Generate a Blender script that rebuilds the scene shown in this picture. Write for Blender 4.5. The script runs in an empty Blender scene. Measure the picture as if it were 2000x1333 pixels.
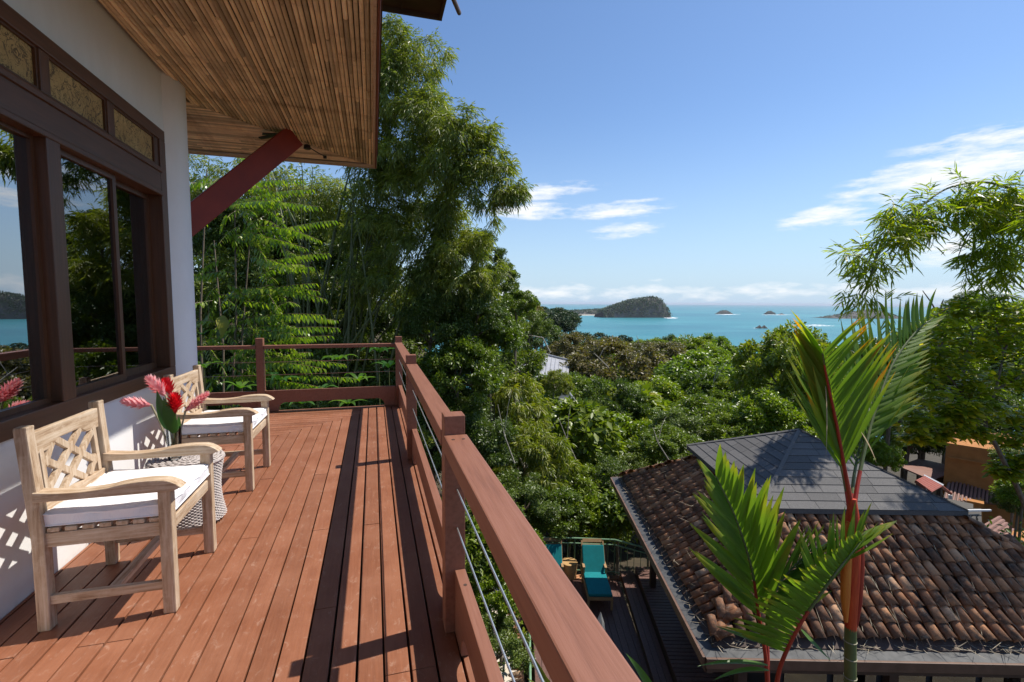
import bpy, bmesh, math, random
import numpy as np
from mathutils import Vector, Matrix

random.seed(11)
rng = np.random.default_rng(11)
sc = bpy.context.scene
COL = sc.collection
R_ = math.radians

# ------------------------------------------------------------------ camera
F_PX = 944.0                                   # focal length in pixels of a 2000 px wide picture
CAM_H = 1.5                                    # eye height above the terrace boards (z = 0)
_p = math.atan((666.5 - 591.6) / F_PX)
_y = math.atan(272.0 / F_PX * math.cos(_p))
_r = R_(0.39)
FWD = np.array([math.sin(_y) * math.cos(_p), math.cos(_y) * math.cos(_p), -math.sin(_p)])
_R0 = np.array([math.cos(_y), -math.sin(_y), 0.0])
_U0 = np.cross(_R0, FWD)
RGT = math.cos(_r) * _R0 + math.sin(_r) * _U0
UPV = -math.sin(_r) * _R0 + math.cos(_r) * _U0
EYE = np.array([0.0, 0.0, CAM_H])
cam_d = bpy.data.cameras.new('camera')
cam_d.sensor_width = 36.0
cam_d.lens = F_PX / 2000.0 * 36.0
cam_d.clip_start = 0.05
cam_d.clip_end = 200000.0
cam = bpy.data.objects.new('camera', cam_d)
COL.objects.link(cam)
cam.matrix_world = Matrix(((RGT[0], UPV[0], -FWD[0], EYE[0]), (RGT[1], UPV[1], -FWD[1], EYE[1]),
                           (RGT[2], UPV[2], -FWD[2], EYE[2]), (0, 0, 0, 1)))
sc.camera = cam

def ray(px, py):
    return FWD + RGT * (px - 1000.0) / F_PX + UPV * (666.5 - py) / F_PX
def atd(px, py, d):                            # survey helper: point at forward distance d
    return EYE + ray(px, py) * d
def atz(px, py, z):                            # point on the level z
    r = ray(px, py)
    return EYE + r * ((z - EYE[2]) / r[2])

# ------------------------------------------------------------------ light and sky
SUN_AZ, SUN_EL = 82.0, 57.0                    # azimuth clockwise from +Y
world = bpy.data.worlds.new('World')
sc.world = world
world.use_nodes = True
wt = world.node_tree
wt.nodes.clear()
def wn(t, **k):
    n = wt.nodes.new(t)
    for a, b in k.items():
        setattr(n, a, b)
    return n
sky = wn('ShaderNodeTexSky', sky_type='NISHITA', sun_disc=False, sun_elevation=R_(SUN_EL), sun_rotation=R_(SUN_AZ),
         altitude=80.0, air_density=1.0, dust_density=0.35, ozone_density=1.6)
SKY_STRENGTH = 0.135
tc = wn('ShaderNodeTexCoord')
sep = wn('ShaderNodeSeparateXYZ')
wt.links.new(tc.outputs['Generated'], sep.inputs[0])
def wm(op, a, b=None, c=None):
    n = wn('ShaderNodeMath', operation=op)
    for i, v in enumerate((a, b, c)):
        if v is None:
            continue
        if isinstance(v, (int, float)):
            n.inputs[i].default_value = v
        else:
            wt.links.new(v, n.inputs[i])
    return n.outputs[0]
az = wm('ARCTAN2', sep.outputs[0], sep.outputs[1])
el = wm('ARCSINE', sep.outputs[2])
comb = wn('ShaderNodeCombineXYZ')
wt.links.new(az, comb.inputs[0]); wt.links.new(el, comb.inputs[1])
def azel(px, py):
    r = ray(px, py); r = r / np.linalg.norm(r)
    return math.atan2(r[0], r[1]), math.asin(r[2])
def wnoise(scale, sx, sy, rot, detail=6, rough=0.6, seed=0.0):
    mp = wn('ShaderNodeMapping')
    mp.inputs['Rotation'].default_value = (0, 0, rot)
    mp.inputs['Scale'].default_value = (sx, sy, 1)
    mp.inputs['Location'].default_value = (seed, seed * 0.7, seed)
    wt.links.new(comb.outputs[0], mp.inputs[0])
    nz = wn('ShaderNodeTexNoise')
    nz.inputs['Scale'].default_value = scale
    nz.inputs['Detail'].default_value = detail
    nz.inputs['Roughness'].default_value = rough
    wt.links.new(mp.outputs[0], nz.inputs[0])
    return nz.outputs[0]
streak = wnoise(13.0, 1.0, 5.5, R_(10), 8, 0.62, 1.3)
fine = wnoise(26.0, 1.0, 2.6, R_(9), 7, 0.65, 4.1)
masks = None
CLOUDS = [  # two ends of each cloud (picture position), half thickness in picture pixels, density
    ((1640, 385), (2120, 275), 30, 1.25), ((1760, 300), (2150, 245), 20, 0.8),
    ((1520, 440), (1715, 398), 16, 0.95), ((920, 392), (1165, 362), 15, 0.85),
    ((925, 410), (1130, 412), 17, 0.95), ((1110, 418), (1305, 404), 15, 1.0),
    ((1150, 456), (1290, 444), 14, 0.95), ((1190, 396), (1300, 388), 7, 0.7),
    ((1780, 500), (1930, 470), 24, 0.95), ((1620, 430), (1720, 420), 12, .6)]
for (a, b, th, dens) in CLOUDS:
    a1, e1 = azel(*a); a2, e2 = azel(*b)
    ca, ce = (a1 + a2) / 2, (e1 + e2) / 2
    half = math.hypot(a2 - a1, e2 - e1) / 2
    ang = math.atan2(e2 - e1, a2 - a1)
    thr = th / F_PX
    mp = wn('ShaderNodeMapping', vector_type='TEXTURE')
    mp.inputs['Location'].default_value = (ca, ce, 0)
    mp.inputs['Rotation'].default_value = (0, 0, ang)
    mp.inputs['Scale'].default_value = (half, thr, 1)
    wt.links.new(comb.outputs[0], mp.inputs[0])
    ln = wn('ShaderNodeVectorMath', operation='LENGTH')
    wt.links.new(mp.outputs[0], ln.inputs[0])
    m = wm('MULTIPLY', wm('SUBTRACT', 1.25, ln.outputs['Value']), dens)
    m = wm('MAXIMUM', m, 0.0)
    masks = m if masks is None else wm('MAXIMUM', masks, m)
cirrus = wm('ADD', wm('MULTIPLY', streak, 1.9), wm('MULTIPLY', fine, 0.95))
cirrus = wm('SUBTRACT', wm('ADD', cirrus, wm('MULTIPLY', masks, 0.62)), 1.50)
cirrus = wm('MULTIPLY', cirrus, wm('MINIMUM', wm('MULTIPLY', masks, 3.0), 1.0))
cirrus = wm('MULTIPLY', cirrus, 1.45)
# low cumulus bank all round the horizon
cum = wnoise(17.0, 1.0, 3.2, 0.0, 9, 0.6, 7.7)
big = wnoise(3.1, 1.0, 0.6, 0.0, 3, 0.5, 2.2)
band = wm('SUBTRACT', 1.0, wm('ABSOLUTE', wm('DIVIDE', wm('SUBTRACT', el, R_(1.3)), R_(2.3))))
band = wm('MAXIMUM', band, 0.0)
cumul = wm('SUBTRACT', wm('ADD', wm('MULTIPLY', cum, 1.15), wm('MULTIPLY', band, 0.5)), wm('SUBTRACT', 1.10, wm('MULTIPLY', big, 0.42)))
cumul = wm('MULTIPLY', wm('MULTIPLY', cumul, 2.3), wm('MINIMUM', wm('MULTIPLY', band, 3.0), 1.0))
cl = wn('ShaderNodeClamp')
# thin pale veil of far cloud low over the sea, all round
veil = wm('MULTIPLY', wm('POWER', wm('MAXIMUM', wm('SUBTRACT', 1.0, wm('DIVIDE', wm('ABSOLUTE', el), R_(22))), 0.0), 1.9), 0.93)
wt.links.new(wm('ADD', wm('MAXIMUM', cumul, 0.0), wm('MAXIMUM', cirrus, 0.0)), cl.inputs[0])
cl.inputs['Max'].default_value = 0.93
skys = wn('ShaderNodeMix', data_type='RGBA', blend_type='MULTIPLY')
skys.inputs[0].default_value = 1.0
wt.links.new(sky.outputs[0], skys.inputs[6])
skys.inputs[7].default_value = (0.72, 0.83, 0.96, 1)
mixc = wn('ShaderNodeMix', data_type='RGBA')
wt.links.new(cl.outputs[0], mixc.inputs[0])
veilc = wn('ShaderNodeMix', data_type='RGBA')
wt.links.new(veil, veilc.inputs[0]); wt.links.new(skys.outputs[2], veilc.inputs[6])
veilc.inputs[7].default_value = (.46 / SKY_STRENGTH, .61 / SKY_STRENGTH, .77 / SKY_STRENGTH, 1)
wt.links.new(veilc.outputs[2], mixc.inputs[6])
cw = 0.92 / SKY_STRENGTH
mixc.inputs[7].default_value = (cw * 0.96, cw * 0.98, cw, 1)
bg = wn('ShaderNodeBackground')
bg.inputs[1].default_value = SKY_STRENGTH
wt.links.new(mixc.outputs[2], bg.inputs[0])
wo = wn('ShaderNodeOutputWorld')
wt.links.new(bg.outputs[0], wo.inputs[0])

sun_d = bpy.data.lights.new('sun', 'SUN')
sun_d.energy = 4.9
sun_d.angle = R_(0.53)
sun_d.color = (1.0, 0.945, 0.86)
sun = bpy.data.objects.new('sun', sun_d)
COL.objects.link(sun)
_sd = Vector((math.sin(R_(SUN_AZ)) * math.cos(R_(SUN_EL)), math.cos(R_(SUN_AZ)) * math.cos(R_(SUN_EL)), math.sin(R_(SUN_EL))))
sun.rotation_euler = (_sd).to_track_quat('Z', 'Y').to_euler()
sc.view_settings.view_transform = 'Standard'
sc.view_settings.look = 'None'
sc.view_settings.exposure = 0.24
sc.view_settings.gamma = 1.0
sc.view_settings.use_curve_mapping = False
sc.cycles.max_bounces = 8
sc.cycles.diffuse_bounces = 4
sc.cycles.glossy_bounces = 4
sc.cycles.transmission_bounces = 6
sc.cycles.transparent_max_bounces = 8
sc.cycles.sample_clamp_indirect = 6.0
sc.cycles.caustics_reflective = False
sc.cycles.caustics_refractive = False

# ------------------------------------------------------------------ materials
MATS = {}
def nmat(name):
    m = bpy.data.materials.new(name); m.use_nodes = True
    t = m.node_tree; t.nodes.clear()
    out = t.nodes.new('ShaderNodeOutputMaterial')
    MATS[name] = m
    return m, t, out
def lk(t, a, b): t.links.new(a, b)
def ramp(t, fac, stops):
    r = t.nodes.new('ShaderNodeValToRGB')
    e = r.color_ramp.elements
    while len(e) < len(stops): e.new(0.5)
    for i, (p, c) in enumerate(stops):
        e[i].position = p; e[i].color = (c[0], c[1], c[2], 1)
    lk(t, fac, r.inputs[0])
    return r.outputs[0]
def mth(t, op, a, b=None, c=None):
    n = t.nodes.new('ShaderNodeMath'); n.operation = op
    for i, v in enumerate((a, b, c)):
        if v is None: continue
        if isinstance(v, (int, float)): n.inputs[i].default_value = v
        else: lk(t, v, n.inputs[i])
    return n.outputs[0]
def noise(t, scale, stretch=(1, 1, 1), detail=5, rough=0.6, coord='Object', dist=0.0, loc=(0, 0, 0)):
    tcn = t.nodes.new('ShaderNodeTexCoord')
    mp = t.nodes.new('ShaderNodeMapping')
    mp.inputs['Scale'].default_value = stretch
    mp.inputs['Location'].default_value = loc
    if coord == 'Position':
        g = t.nodes.new('ShaderNodeNewGeometry'); lk(t, g.outputs['Position'], mp.inputs[0])
    else:
        lk(t, tcn.outputs[coord], mp.inputs[0])
    n = t.nodes.new('ShaderNodeTexNoise')
    n.inputs['Scale'].default_value = scale; n.inputs['Detail'].default_value = detail
    n.inputs['Roughness'].default_value = rough; n.inputs['Distortion'].default_value = dist
    lk(t, mp.outputs[0], n.inputs[0])
    return n.outputs[0]
def mixrgb(t, fac, a, b, blend='MIX'):
    n = t.nodes.new('ShaderNodeMix'); n.data_type = 'RGBA'; n.blend_type = blend
    if isinstance(fac, (int, float)): n.inputs[0].default_value = fac
    else: lk(t, fac, n.inputs[0])
    for i, v in ((6, a), (7, b)):
        if isinstance(v, tuple): n.inputs[i].default_value = (*v[:3], 1)
        else: lk(t, v, n.inputs[i])
    return n.outputs[2]
def princ(t, out, col, rough=0.6, bump=None, bstr=0.2, bdist=0.01, spec=0.4, metal=0.0):
    p = t.nodes.new('ShaderNodeBsdfPrincipled')
    if isinstance(col, tuple): p.inputs['Base Color'].default_value = (*col[:3], 1)
    else: lk(t, col, p.inputs['Base Color'])
    if isinstance(rough, (int, float)): p.inputs['Roughness'].default_value = rough
    else: lk(t, rough, p.inputs['Roughness'])
    p.inputs['Specular IOR Level'].default_value = spec
    p.inputs['Metallic'].default_value = metal
    if bump is not None:
        b = t.nodes.new('ShaderNodeBump'); b.inputs['Strength'].default_value = bstr; b.inputs['Distance'].default_value = bdist
        lk(t, bump, b.inputs['Height']); lk(t, b.outputs[0], p.inputs['Normal'])
    lk(t, p.outputs[0], out.inputs[0])
    return p
def objrand(t):
    return t.nodes.new('ShaderNodeObjectInfo').outputs['Random']

def simple(name, c1, c2, scale=8.0, rough=0.6, bstr=0.15, stretch=(1, 1, 1), coord='Object', spec=0.4, rnd=0.0, metal=0.0, lo=.3, hi=.7):
    m, t, o = nmat(name)
    n = noise(t, scale, stretch, coord=coord)
    c = ramp(t, n, [(lo, c1), (hi, c2)])
    if rnd:
        f = mth(t, 'ADD', mth(t, 'MULTIPLY', objrand(t), rnd), 1.0 - rnd / 2)
        hs = t.nodes.new('ShaderNodeHueSaturation'); lk(t, c, hs.inputs['Color']); lk(t, f, hs.inputs['Value'])
        c = hs.outputs[0]
    princ(t, o, c, rough, n, bstr, 0.01, spec, metal)
    return m

# painted terrace boards: red-brown stain with pale scuffs
m, t, o = nmat('deck_paint')
g1 = noise(t, 7.0, (9, .5, 9), 6, .65)
g2 = noise(t, 3.0, (1, 1, 1), 5, .6, 'Position')
g3 = noise(t, 26.0, (1, .55, 1), 8, .75, 'Position', .6)
c = ramp(t, g1, [(.25, (.195, .068, .032)), (.75, (.285, .107, .052))])
c = mixrgb(t, mth(t, 'MULTIPLY', mth(t, 'MAXIMUM', mth(t, 'SUBTRACT', g2, .38), 0), 1.8), c, (.35, .155, .088))
scuff = mth(t, 'MULTIPLY', mth(t, 'MAXIMUM', mth(t, 'SUBTRACT', g3, .56), 0), 2.3)
c = mixrgb(t, scuff, c, (.60, .42, .32))
f = mth(t, 'ADD', mth(t, 'MULTIPLY', objrand(t), .26), .86)
hs = t.nodes.new('ShaderNodeHueSaturation'); lk(t, c, hs.inputs['Color']); lk(t, f, hs.inputs['Value'])
princ(t, o, hs.outputs[0], ramp(t, g3, [(.3, (.42,) * 3), (.7, (.62,) * 3)]), g1, .25, .004, .4)
# painted railing
m, t, o = nmat('rail_paint')
g1 = noise(t, 5.0, (10, .6, 10), 6, .6)
g2 = noise(t, 30.0, (1, 1, 1), 6, .7, 'Position')
c = ramp(t, g1, [(.25, (.185, .076, .046)), (.5, (.25, .105, .064)), (.75, (.28, .125, .08))])
c = mixrgb(t, mth(t, 'MULTIPLY', mth(t, 'MAXIMUM', mth(t, 'SUBTRACT', g2, .64), 0), 1.6), c, (.45, .26, .19))
princ(t, o, c, .5, g1, .35, .005, .4)
# weathered teak, one material for each grain direction
for ax, st in (('x', (.7, 11, 11)), ('y', (11, .7, 11)), ('z', (11, 11, .7))):
    m, t, o = nmat('teak_' + ax)
    g1 = noise(t, 4.5, st, 8, .7, dist=.4)
    g2 = noise(t, 11.0, (1, 1, 1), 5, .7, loc=(3, 1, 2))
    c = ramp(t, g1, [(.30, (.22, .125, .062)), (.46, (.45, .315, .20)), (.70, (.64, .52, .385))])
    c = mixrgb(t, mth(t, 'MULTIPLY', mth(t, 'MAXIMUM', mth(t, 'SUBTRACT', g2, .5), 0), 2.6), c, (.68, .55, .41))
    princ(t, o, c, .72, g1, .5, .006, .25)
# dark window joinery
for ax, st in (('y', (12, .6, 12)), ('z', (12, 12, .6))):
    m, t, o = nmat('joinery_' + ax)
    g1 = noise(t, 4.0, st, 7, .65)
    c = ramp(t, g1, [(.25, (.06, .025, .011)), (.75, (.135, .052, .022))])
    princ(t, o, c, .42, g1, .25, .004, .45)
simple('red_beam', (.19, .018, .007), (.25, .028, .010), 5, .5, .1, (1, 1, 1))
# rendered white walls, a little stained
m, t, o = nmat('white_plaster')
g1 = noise(t, 2.2, (1, 1, .45), 6, .65, 'Position')
g2 = noise(t, 60.0, (1, 1, 1), 3, .6, 'Position')
c = ramp(t, g1, [(.25, (.77, .76, .74)), (.6, (.85, .845, .83))])
sz = t.nodes.new('ShaderNodeSeparateXYZ'); lk(t, t.nodes.new('ShaderNodeNewGeometry').outputs['Position'], sz.inputs[0])
g5 = noise(t, 9.0, (1, 1, 1), 6, .7, 'Position')
c = mixrgb(t, mth(t, 'MULTIPLY', mth(t, 'MAXIMUM', mth(t, 'SUBTRACT', mth(t, 'ADD', g5, mth(t, 'MULTIPLY', sz.outputs[2], -3.5)), .42), 0), .9), c, (.40, .33, .27))
princ(t, o, c, .85, g2, .25, .004, .2)
# split-bamboo lining
for ax, st, ring in (('y', (22, 1.2, 22), (0, 1, 0)), ('x', (1.2, 22, 22), (1, 0, 0))):
    m, t, o = nmat('bamboo_' + ax)
    g1 = noise(t, 2.6, st, 6, .7)
    g2 = noise(t, 1.0, tuple(4.0 * q + .6 for q in ring), 4, .7, loc=(5, 5, 5))
    c = ramp(t, g1, [(.25, (.46, .32, .18)), (.5, (.72, .56, .35)), (.78, (.87, .74, .52))])
    c = mixrgb(t, mth(t, 'MULTIPLY', mth(t, 'MAXIMUM', mth(t, 'SUBTRACT', g2, .52), 0), 2.8), c, (.24, .12, .05))
    f = mth(t, 'ADD', mth(t, 'MULTIPLY', objrand(t), .85), .58)
    g6 = noise(t, 3.2, (1, 1, 1), 6, .7, 'Position')
    f = mth(t, 'MULTIPLY', f, mth(t, 'ADD', mth(t, 'MULTIPLY', g6, .95), .60))
    hs = t.nodes.new('ShaderNodeHueSaturation'); lk(t, c, hs.inputs['Color']); lk(t, f, hs.inputs['Value'])
    princ(t, o, hs.outputs[0], .5, g1, .5, .006, .35)
simple('soffit_back', (.035, .02, .01), (.06, .035, .018), 6, .9)
simple('trim_wood', (.46, .34, .23), (.62, .49, .36), 5, .65, .2, (.6, 8, 8), rnd=.1)
simple('fascia', (.16, .05, .03), (.23, .08, .05), 5, .5, .1)
simple('roof_dark', (.075, .042, .024), (.11, .062, .036), 5, .6, .1)
simple('black_iron', (.012, .012, .013), (.03, .03, .03), 12, .5, .1)
simple('cable', (.46, .46, .45), (.62, .62, .60), 20, .35, .0, metal=.8)
m, t, o = nmat('cotton')
g1 = noise(t, 9.0, (1, 1, 1), 4, .55)
g2 = noise(t, 400.0, (1, 1, 1), 2, .5)
princ(t, o, ramp(t, g1, [(.3, (.78, .775, .79)), (.7, (.84, .835, .84))]), .9, noise(t, 22.0, (1, 1, .35), 4, .6), .6, .012, .15)
m, t, o = nmat('transom_art')
g1 = noise(t, 7.0, (1, 1, 1), 4, .6, 'Position', 1.6)
g2 = noise(t, 16.0, (1, 1, 1), 3, .5, 'Position', 2.4, (7, 3, 1))
l1 = mth(t, 'LESS_THAN', mth(t, 'ABSOLUTE', mth(t, 'SUBTRACT', g1, .5)), .016)
l2 = mth(t, 'LESS_THAN', mth(t, 'ABSOLUTE', mth(t, 'SUBTRACT', g2, .48)), .014)
ln = mth(t, 'MAXIMUM', l1, l2)
c = ramp(t, noise(t, 3.0, (1, 1, 1), 5, .6, 'Position'), [(.3, (.38, .225, .075)), (.7, (.56, .36, .135))])
c = mixrgb(t, mth(t, 'MULTIPLY', ln, .8), c, (.055, .035, .018))
princ(t, o, c, .6, ln, .4, .004, .3)
# tinted window glass
def glassmat(name, refl, tint, rough=0.0):
    m, t, o = nmat(name)
    gl = t.nodes.new('ShaderNodeBsdfGlossy'); gl.inputs['Roughness'].default_value = rough
    gl.inputs['Color'].default_value = (.95, .97, 1, 1)
    tr = t.nodes.new('ShaderNodeBsdfTransparent'); tr.inputs['Color'].default_value = (*tint, 1)
    fr = t.nodes.new('ShaderNodeFresnel'); fr.inputs['IOR'].default_value = 1.5
    fac = mth(t, 'MINIMUM', mth(t, 'ADD', mth(t, 'MULTIPLY', fr.outputs[0], 1.4), refl), 1.0)
    mx = t.nodes.new('ShaderNodeMixShader'); lk(t, fac, mx.inputs[0]); lk(t, tr.outputs[0], mx.inputs[1]); lk(t, gl.outputs[0], mx.inputs[2])
    lk(t, mx.outputs[0], o.inputs[0])
glassmat('window_glass', .34, (.55, .58, .6))
glassmat('screened_glass', .13, (.4, .41, .42), .015)
glassmat('vase_glass', .03, (.93, .96, .95))
simple('water_in_vase', (.60, .66, .60), (.7, .75, .7), 3, .1, 0)
MATS['water_in_vase'].node_tree.nodes['Principled BSDF'].inputs['Transmission Weight'].default_value = 1.0
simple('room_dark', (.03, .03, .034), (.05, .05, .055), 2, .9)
simple('curtain', (.16, .18, .22), (.24, .26, .30), 4, .9, .3, (30, 30, .5))
simple('wicker', (.34, .29, .265), (.58, .52, .485), 45, .75, .8, coord='Object')
simple('drum_wood', (.42, .24, .09), (.55, .34, .14), 8, .6, .1)
simple('lounger_wood', (.33, .19, .09), (.46, .28, .13), 6, .6, .1)
simple('teal_canvas', (.0, .175, .19), (.0, .215, .23), 8, .85, .25)
simple('lower_boards', (.115, .058, .045), (.175, .092, .072), 4, .5, .2, (6, 6, 6), rnd=.25)
simple('green_paint', (.16, .30, .17), (.23, .38, .23), 7, .45, .1)
simple('canvas_cream', (.62, .58, .48), (.72, .68, .58), 6, .9, .2)
# clay roof tiles, weathered individually
m, t, o = nmat('clay_tile')
g1 = noise(t, 6.0, (1, 1, 1), 6, .7, 'Position')
g2 = noise(t, 30.0, (1, 1, 1), 5, .7, 'Position')
at = t.nodes.new('ShaderNodeAttribute'); at.attribute_name = 'tint'
rn = mth(t, 'FRACT', mth(t, 'ADD', mth(t, 'MULTIPLY', objrand(t), 1.0), mth(t, 'MULTIPLY', at.outputs['Fac'], 7.31)))
c = ramp(t, rn, [(0, (.16, .085, .052)), (.3, (.31, .145, .076)), (.6, (.46, .215, .105)), (.85, (.60, .29, .14)), (1, (.68, .43, .26))])
g4 = noise(t, 14.0, (1, 1, 1), 6, .75, 'Position', 0, (4, 8, 1))
c = mixrgb(t, mth(t, 'MINIMUM', mth(t, 'MULTIPLY', mth(t, 'MAXIMUM', mth(t, 'SUBTRACT', g1, .47), 0), 5.0), .85), c, (.06, .05, .042))
c = mixrgb(t, mth(t, 'MINIMUM', mth(t, 'MULTIPLY', mth(t, 'MAXIMUM', mth(t, 'SUBTRACT', g4, .53), 0), 5.0), .8), c, (.34, .27, .20))
c = mixrgb(t, mth(t, 'MINIMUM', mth(t, 'MULTIPLY', mth(t, 'MAXIMUM', mth(t, 'SUBTRACT', g2, .58), 0), 3.0), .7), c, (.09, .10, .05))
princ(t, o, c, .85, g2, .5, .01, .2)
# asphalt shingles
m, t, o = nmat('shingle')
g1 = noise(t, 60.0, (1, 1, 1), 4, .7, 'Position')
g2 = noise(t, 2.0, (1, 1, 1), 4, .6, 'Position')
c = ramp(t, g1, [(.3, (.085, .080, .076)), (.7, (.17, .16, .15))])
c = mixrgb(t, mth(t, 'MULTIPLY', g2, .4), c, (.15, .145, .14))
f = mth(t, 'ADD', mth(t, 'MULTIPLY', objrand(t), .3), .85)
hs = t.nodes.new('ShaderNodeHueSaturation'); lk(t, c, hs.inputs['Color']); lk(t, f, hs.inputs['Value'])
princ(t, o, hs.outputs[0], .85, g1, .5, .006, .25)
simple('flashing', (.04, .041, .042), (.095, .095, .093), 9, .65, .2)
simple('brown_gutter', (.12, .065, .04), (.18, .10, .065), 6, .5, .1)
simple('straw', (.24, .19, .12), (.50, .43, .32), 30, .85, .1)
simple('dark_timber', (.05, .03, .02), (.09, .05, .035), 5, .6, .1)
simple('orange_stucco', (.36, .145, .035), (.47, .20, .055), 3, .85, .25)
simple('red_sheet', (.27, .070, .045), (.35, .105, .07), 3, .5, .1)
simple('brown_sheet', (.20, .095, .068), (.27, .135, .095), 3, .6, .1)
simple('pale_sheet', (.28, .28, .29), (.38, .38, .39), 2, .55, .1)
simple('cream_wall', (.58, .50, .40), (.70, .62, .52), 3, .8, .1)
simple('white_paint', (.72, .71, .68), (.8, .79, .77), 4, .6, .1)
simple('soil', (.035, .026, .016), (.085, .065, .035), 1.5, .95, .5, coord='Position')
simple('rock', (.05, .045, .038), (.14, .125, .105), .04, .9, .6, coord='Position')
simple('sand', (.50, .44, .34), (.62, .56, .45), .05, .9, .1, coord='Position')
simple('foam', (.75, .77, .77), (.85, .86, .86), .1, .8, .1, coord='Position')
simple('bark', (.10, .075, .05), (.24, .19, .14), 6, .9, .6, (3, 3, .8))
simple('pale_bark', (.22, .19, .15), (.42, .38, .31), 9, .85, .4, (2, 2, 1))
simple('culm', (.14, .12, .05), (.30, .235, .095), 3, .45, .2, (4, 4, .6), rnd=.5)
simple('green_culm', (.07, .09, .025), (.155, .155, .05), 3, .45, .2, (4, 4, .6), rnd=.4)
simple('red_sheath', (.40, .022, .014), (.68, .115, .03), 9, .5, .4, (5, 5, .5), spec=.3)
simple('orange_sheath', (.58, .12, .02), (.76, .30, .05), 9, .5, .4, (5, 5, .5), spec=.3)
simple('petiole_red', (.30, .028, .02), (.44, .06, .03), 8, .4, .1, (3, 3, .7))
simple('palm_stem', (.085, .12, .035), (.17, .19, .07), 6, .5, .2, (2, 2, 1))
simple('stem_ring', (.30, .27, .17), (.42, .38, .25), 10, .7, .2)
simple('dry_leaf', (.34, .24, .13), (.48, .35, .20), 8, .8, .2)

def leafmat(name, stops, rough=.42, trans=.32, tcol=(1.0, 1.15, .35), spec=.5, big=None):
    """stops: colours met by the per-leaf tint (0..1)"""
    m, t, o = nmat(name)
    at = t.nodes.new('ShaderNodeAttribute'); at.attribute_name = 'tint'
    fac = at.outputs['Fac']
    if big:
        fac = mth(t, 'ADD', mth(t, 'MULTIPLY', fac, 1 - big), mth(t, 'MULTIPLY', objrand(t), big))
    c = ramp(t, fac, stops)
    p = t.nodes.new('ShaderNodeBsdfPrincipled')
    lk(t, c, p.inputs['Base Color']); p.inputs['Roughness'].default_value = rough
    p.inputs['Specular IOR Level'].default_value = spec
    tr = t.nodes.new('ShaderNodeBsdfTranslucent')
    tcm = mixrgb(t, 1.0, c, (tcol[0] * 1.6, tcol[1] * 1.6, tcol[2] * 1.6), 'MULTIPLY')
    lk(t, tcm, tr.inputs[0])
    mx = t.nodes.new('ShaderNodeMixShader'); mx.inputs[0].default_value = trans
    lk(t, p.outputs[0], mx.inputs[1]); lk(t, tr.outputs[0], mx.inputs[2]); lk(t, mx.outputs[0], o.inputs[0])
    return m
leafmat('leaf_glossy', [(0, (0.05828, 0.09302, 0.01167)), (.4, (0.1192, 0.1713, 0.01634)), (.8, (0.2253, 0.2697, 0.02333)), (1, (0.4238, 0.3535, 0.03498))], .36, .3, big=.45)
leafmat('leaf_dark', [(0, (0.04675, 0.07498, 0.01403)), (.5, (0.09934, 0.1455, 0.02244)), (.9, (0.1928, 0.2316, 0.03368)), (1, (0.3506, 0.2868, 0.04911))], .4, .25, big=.45)
leafmat('leaf_brownish', [(0, (0.06469, 0.06469, 0.02063)), (.4, (0.1222, 0.1121, 0.03438)), (.75, (0.1869, 0.1365, 0.04813)), (1, (0.2156, 0.2156, 0.055))], .45, .3, big=.25)
leafmat('leaf_bright', [(0, (0.06899, 0.1242, 0.008349)), (.4, (0.1478, 0.2194, 0.01168)), (.8, (0.2562, 0.307, 0.0167)), (1, (0.473, 0.3801, 0.02506))], .36, .34, big=.3)
leafmat('leaf_yellowish', [(0, (0.08728, 0.118, 0.01417)), (.4, (0.1601, 0.1945, 0.02024)), (.8, (0.2765, 0.2638, 0.03036)), (1, (0.4364, 0.2916, 0.04048))], .42, .35, big=.2)
leafmat('leaf_bamboo', [(0, (0.08256, 0.1186, 0.0217)), (.4, (0.1816, 0.2133, 0.03408)), (.8, (0.3302, 0.3318, 0.04648)), (1, (0.6605, 0.4503, 0.09296))], .42, .32, big=.15)
leafmat('leaf_backlit', [(0, (0.09007, 0.1319, 0.01131)), (.4, (0.1931, 0.2437, 0.01584)), (.8, (0.3603, 0.3656, 0.02263)), (1, (0.6691, 0.4468, 0.02828))], .36, .55, big=.15)
leafmat('leaf_pinnate', [(0, (0.08366, 0.1528, 0.01366)), (.5, (0.1673, 0.2672, 0.02049)), (1, (0.3179, 0.3819, 0.03415))], .30, .35)
leafmat('leaf_far', [(0, (.016, .036, .010)), (.5, (.040, .075, .020)), (1, (.085, .12, .035))], .6, .1, big=.3)
leafmat('leaf_palm', [(0, (0.05175, 0.1207, 0.0184)), (.6, (0.09775, 0.2012, 0.0253)), (1, (0.161, 0.2645, 0.0345))], .32, .38)
leafmat('leaf_arr', [(0, (0.0207, 0.069, 0.0161)), (.6, (0.04025, 0.115, 0.023)), (1, (0.069, 0.161, 0.0345))], .3, .25)
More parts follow.
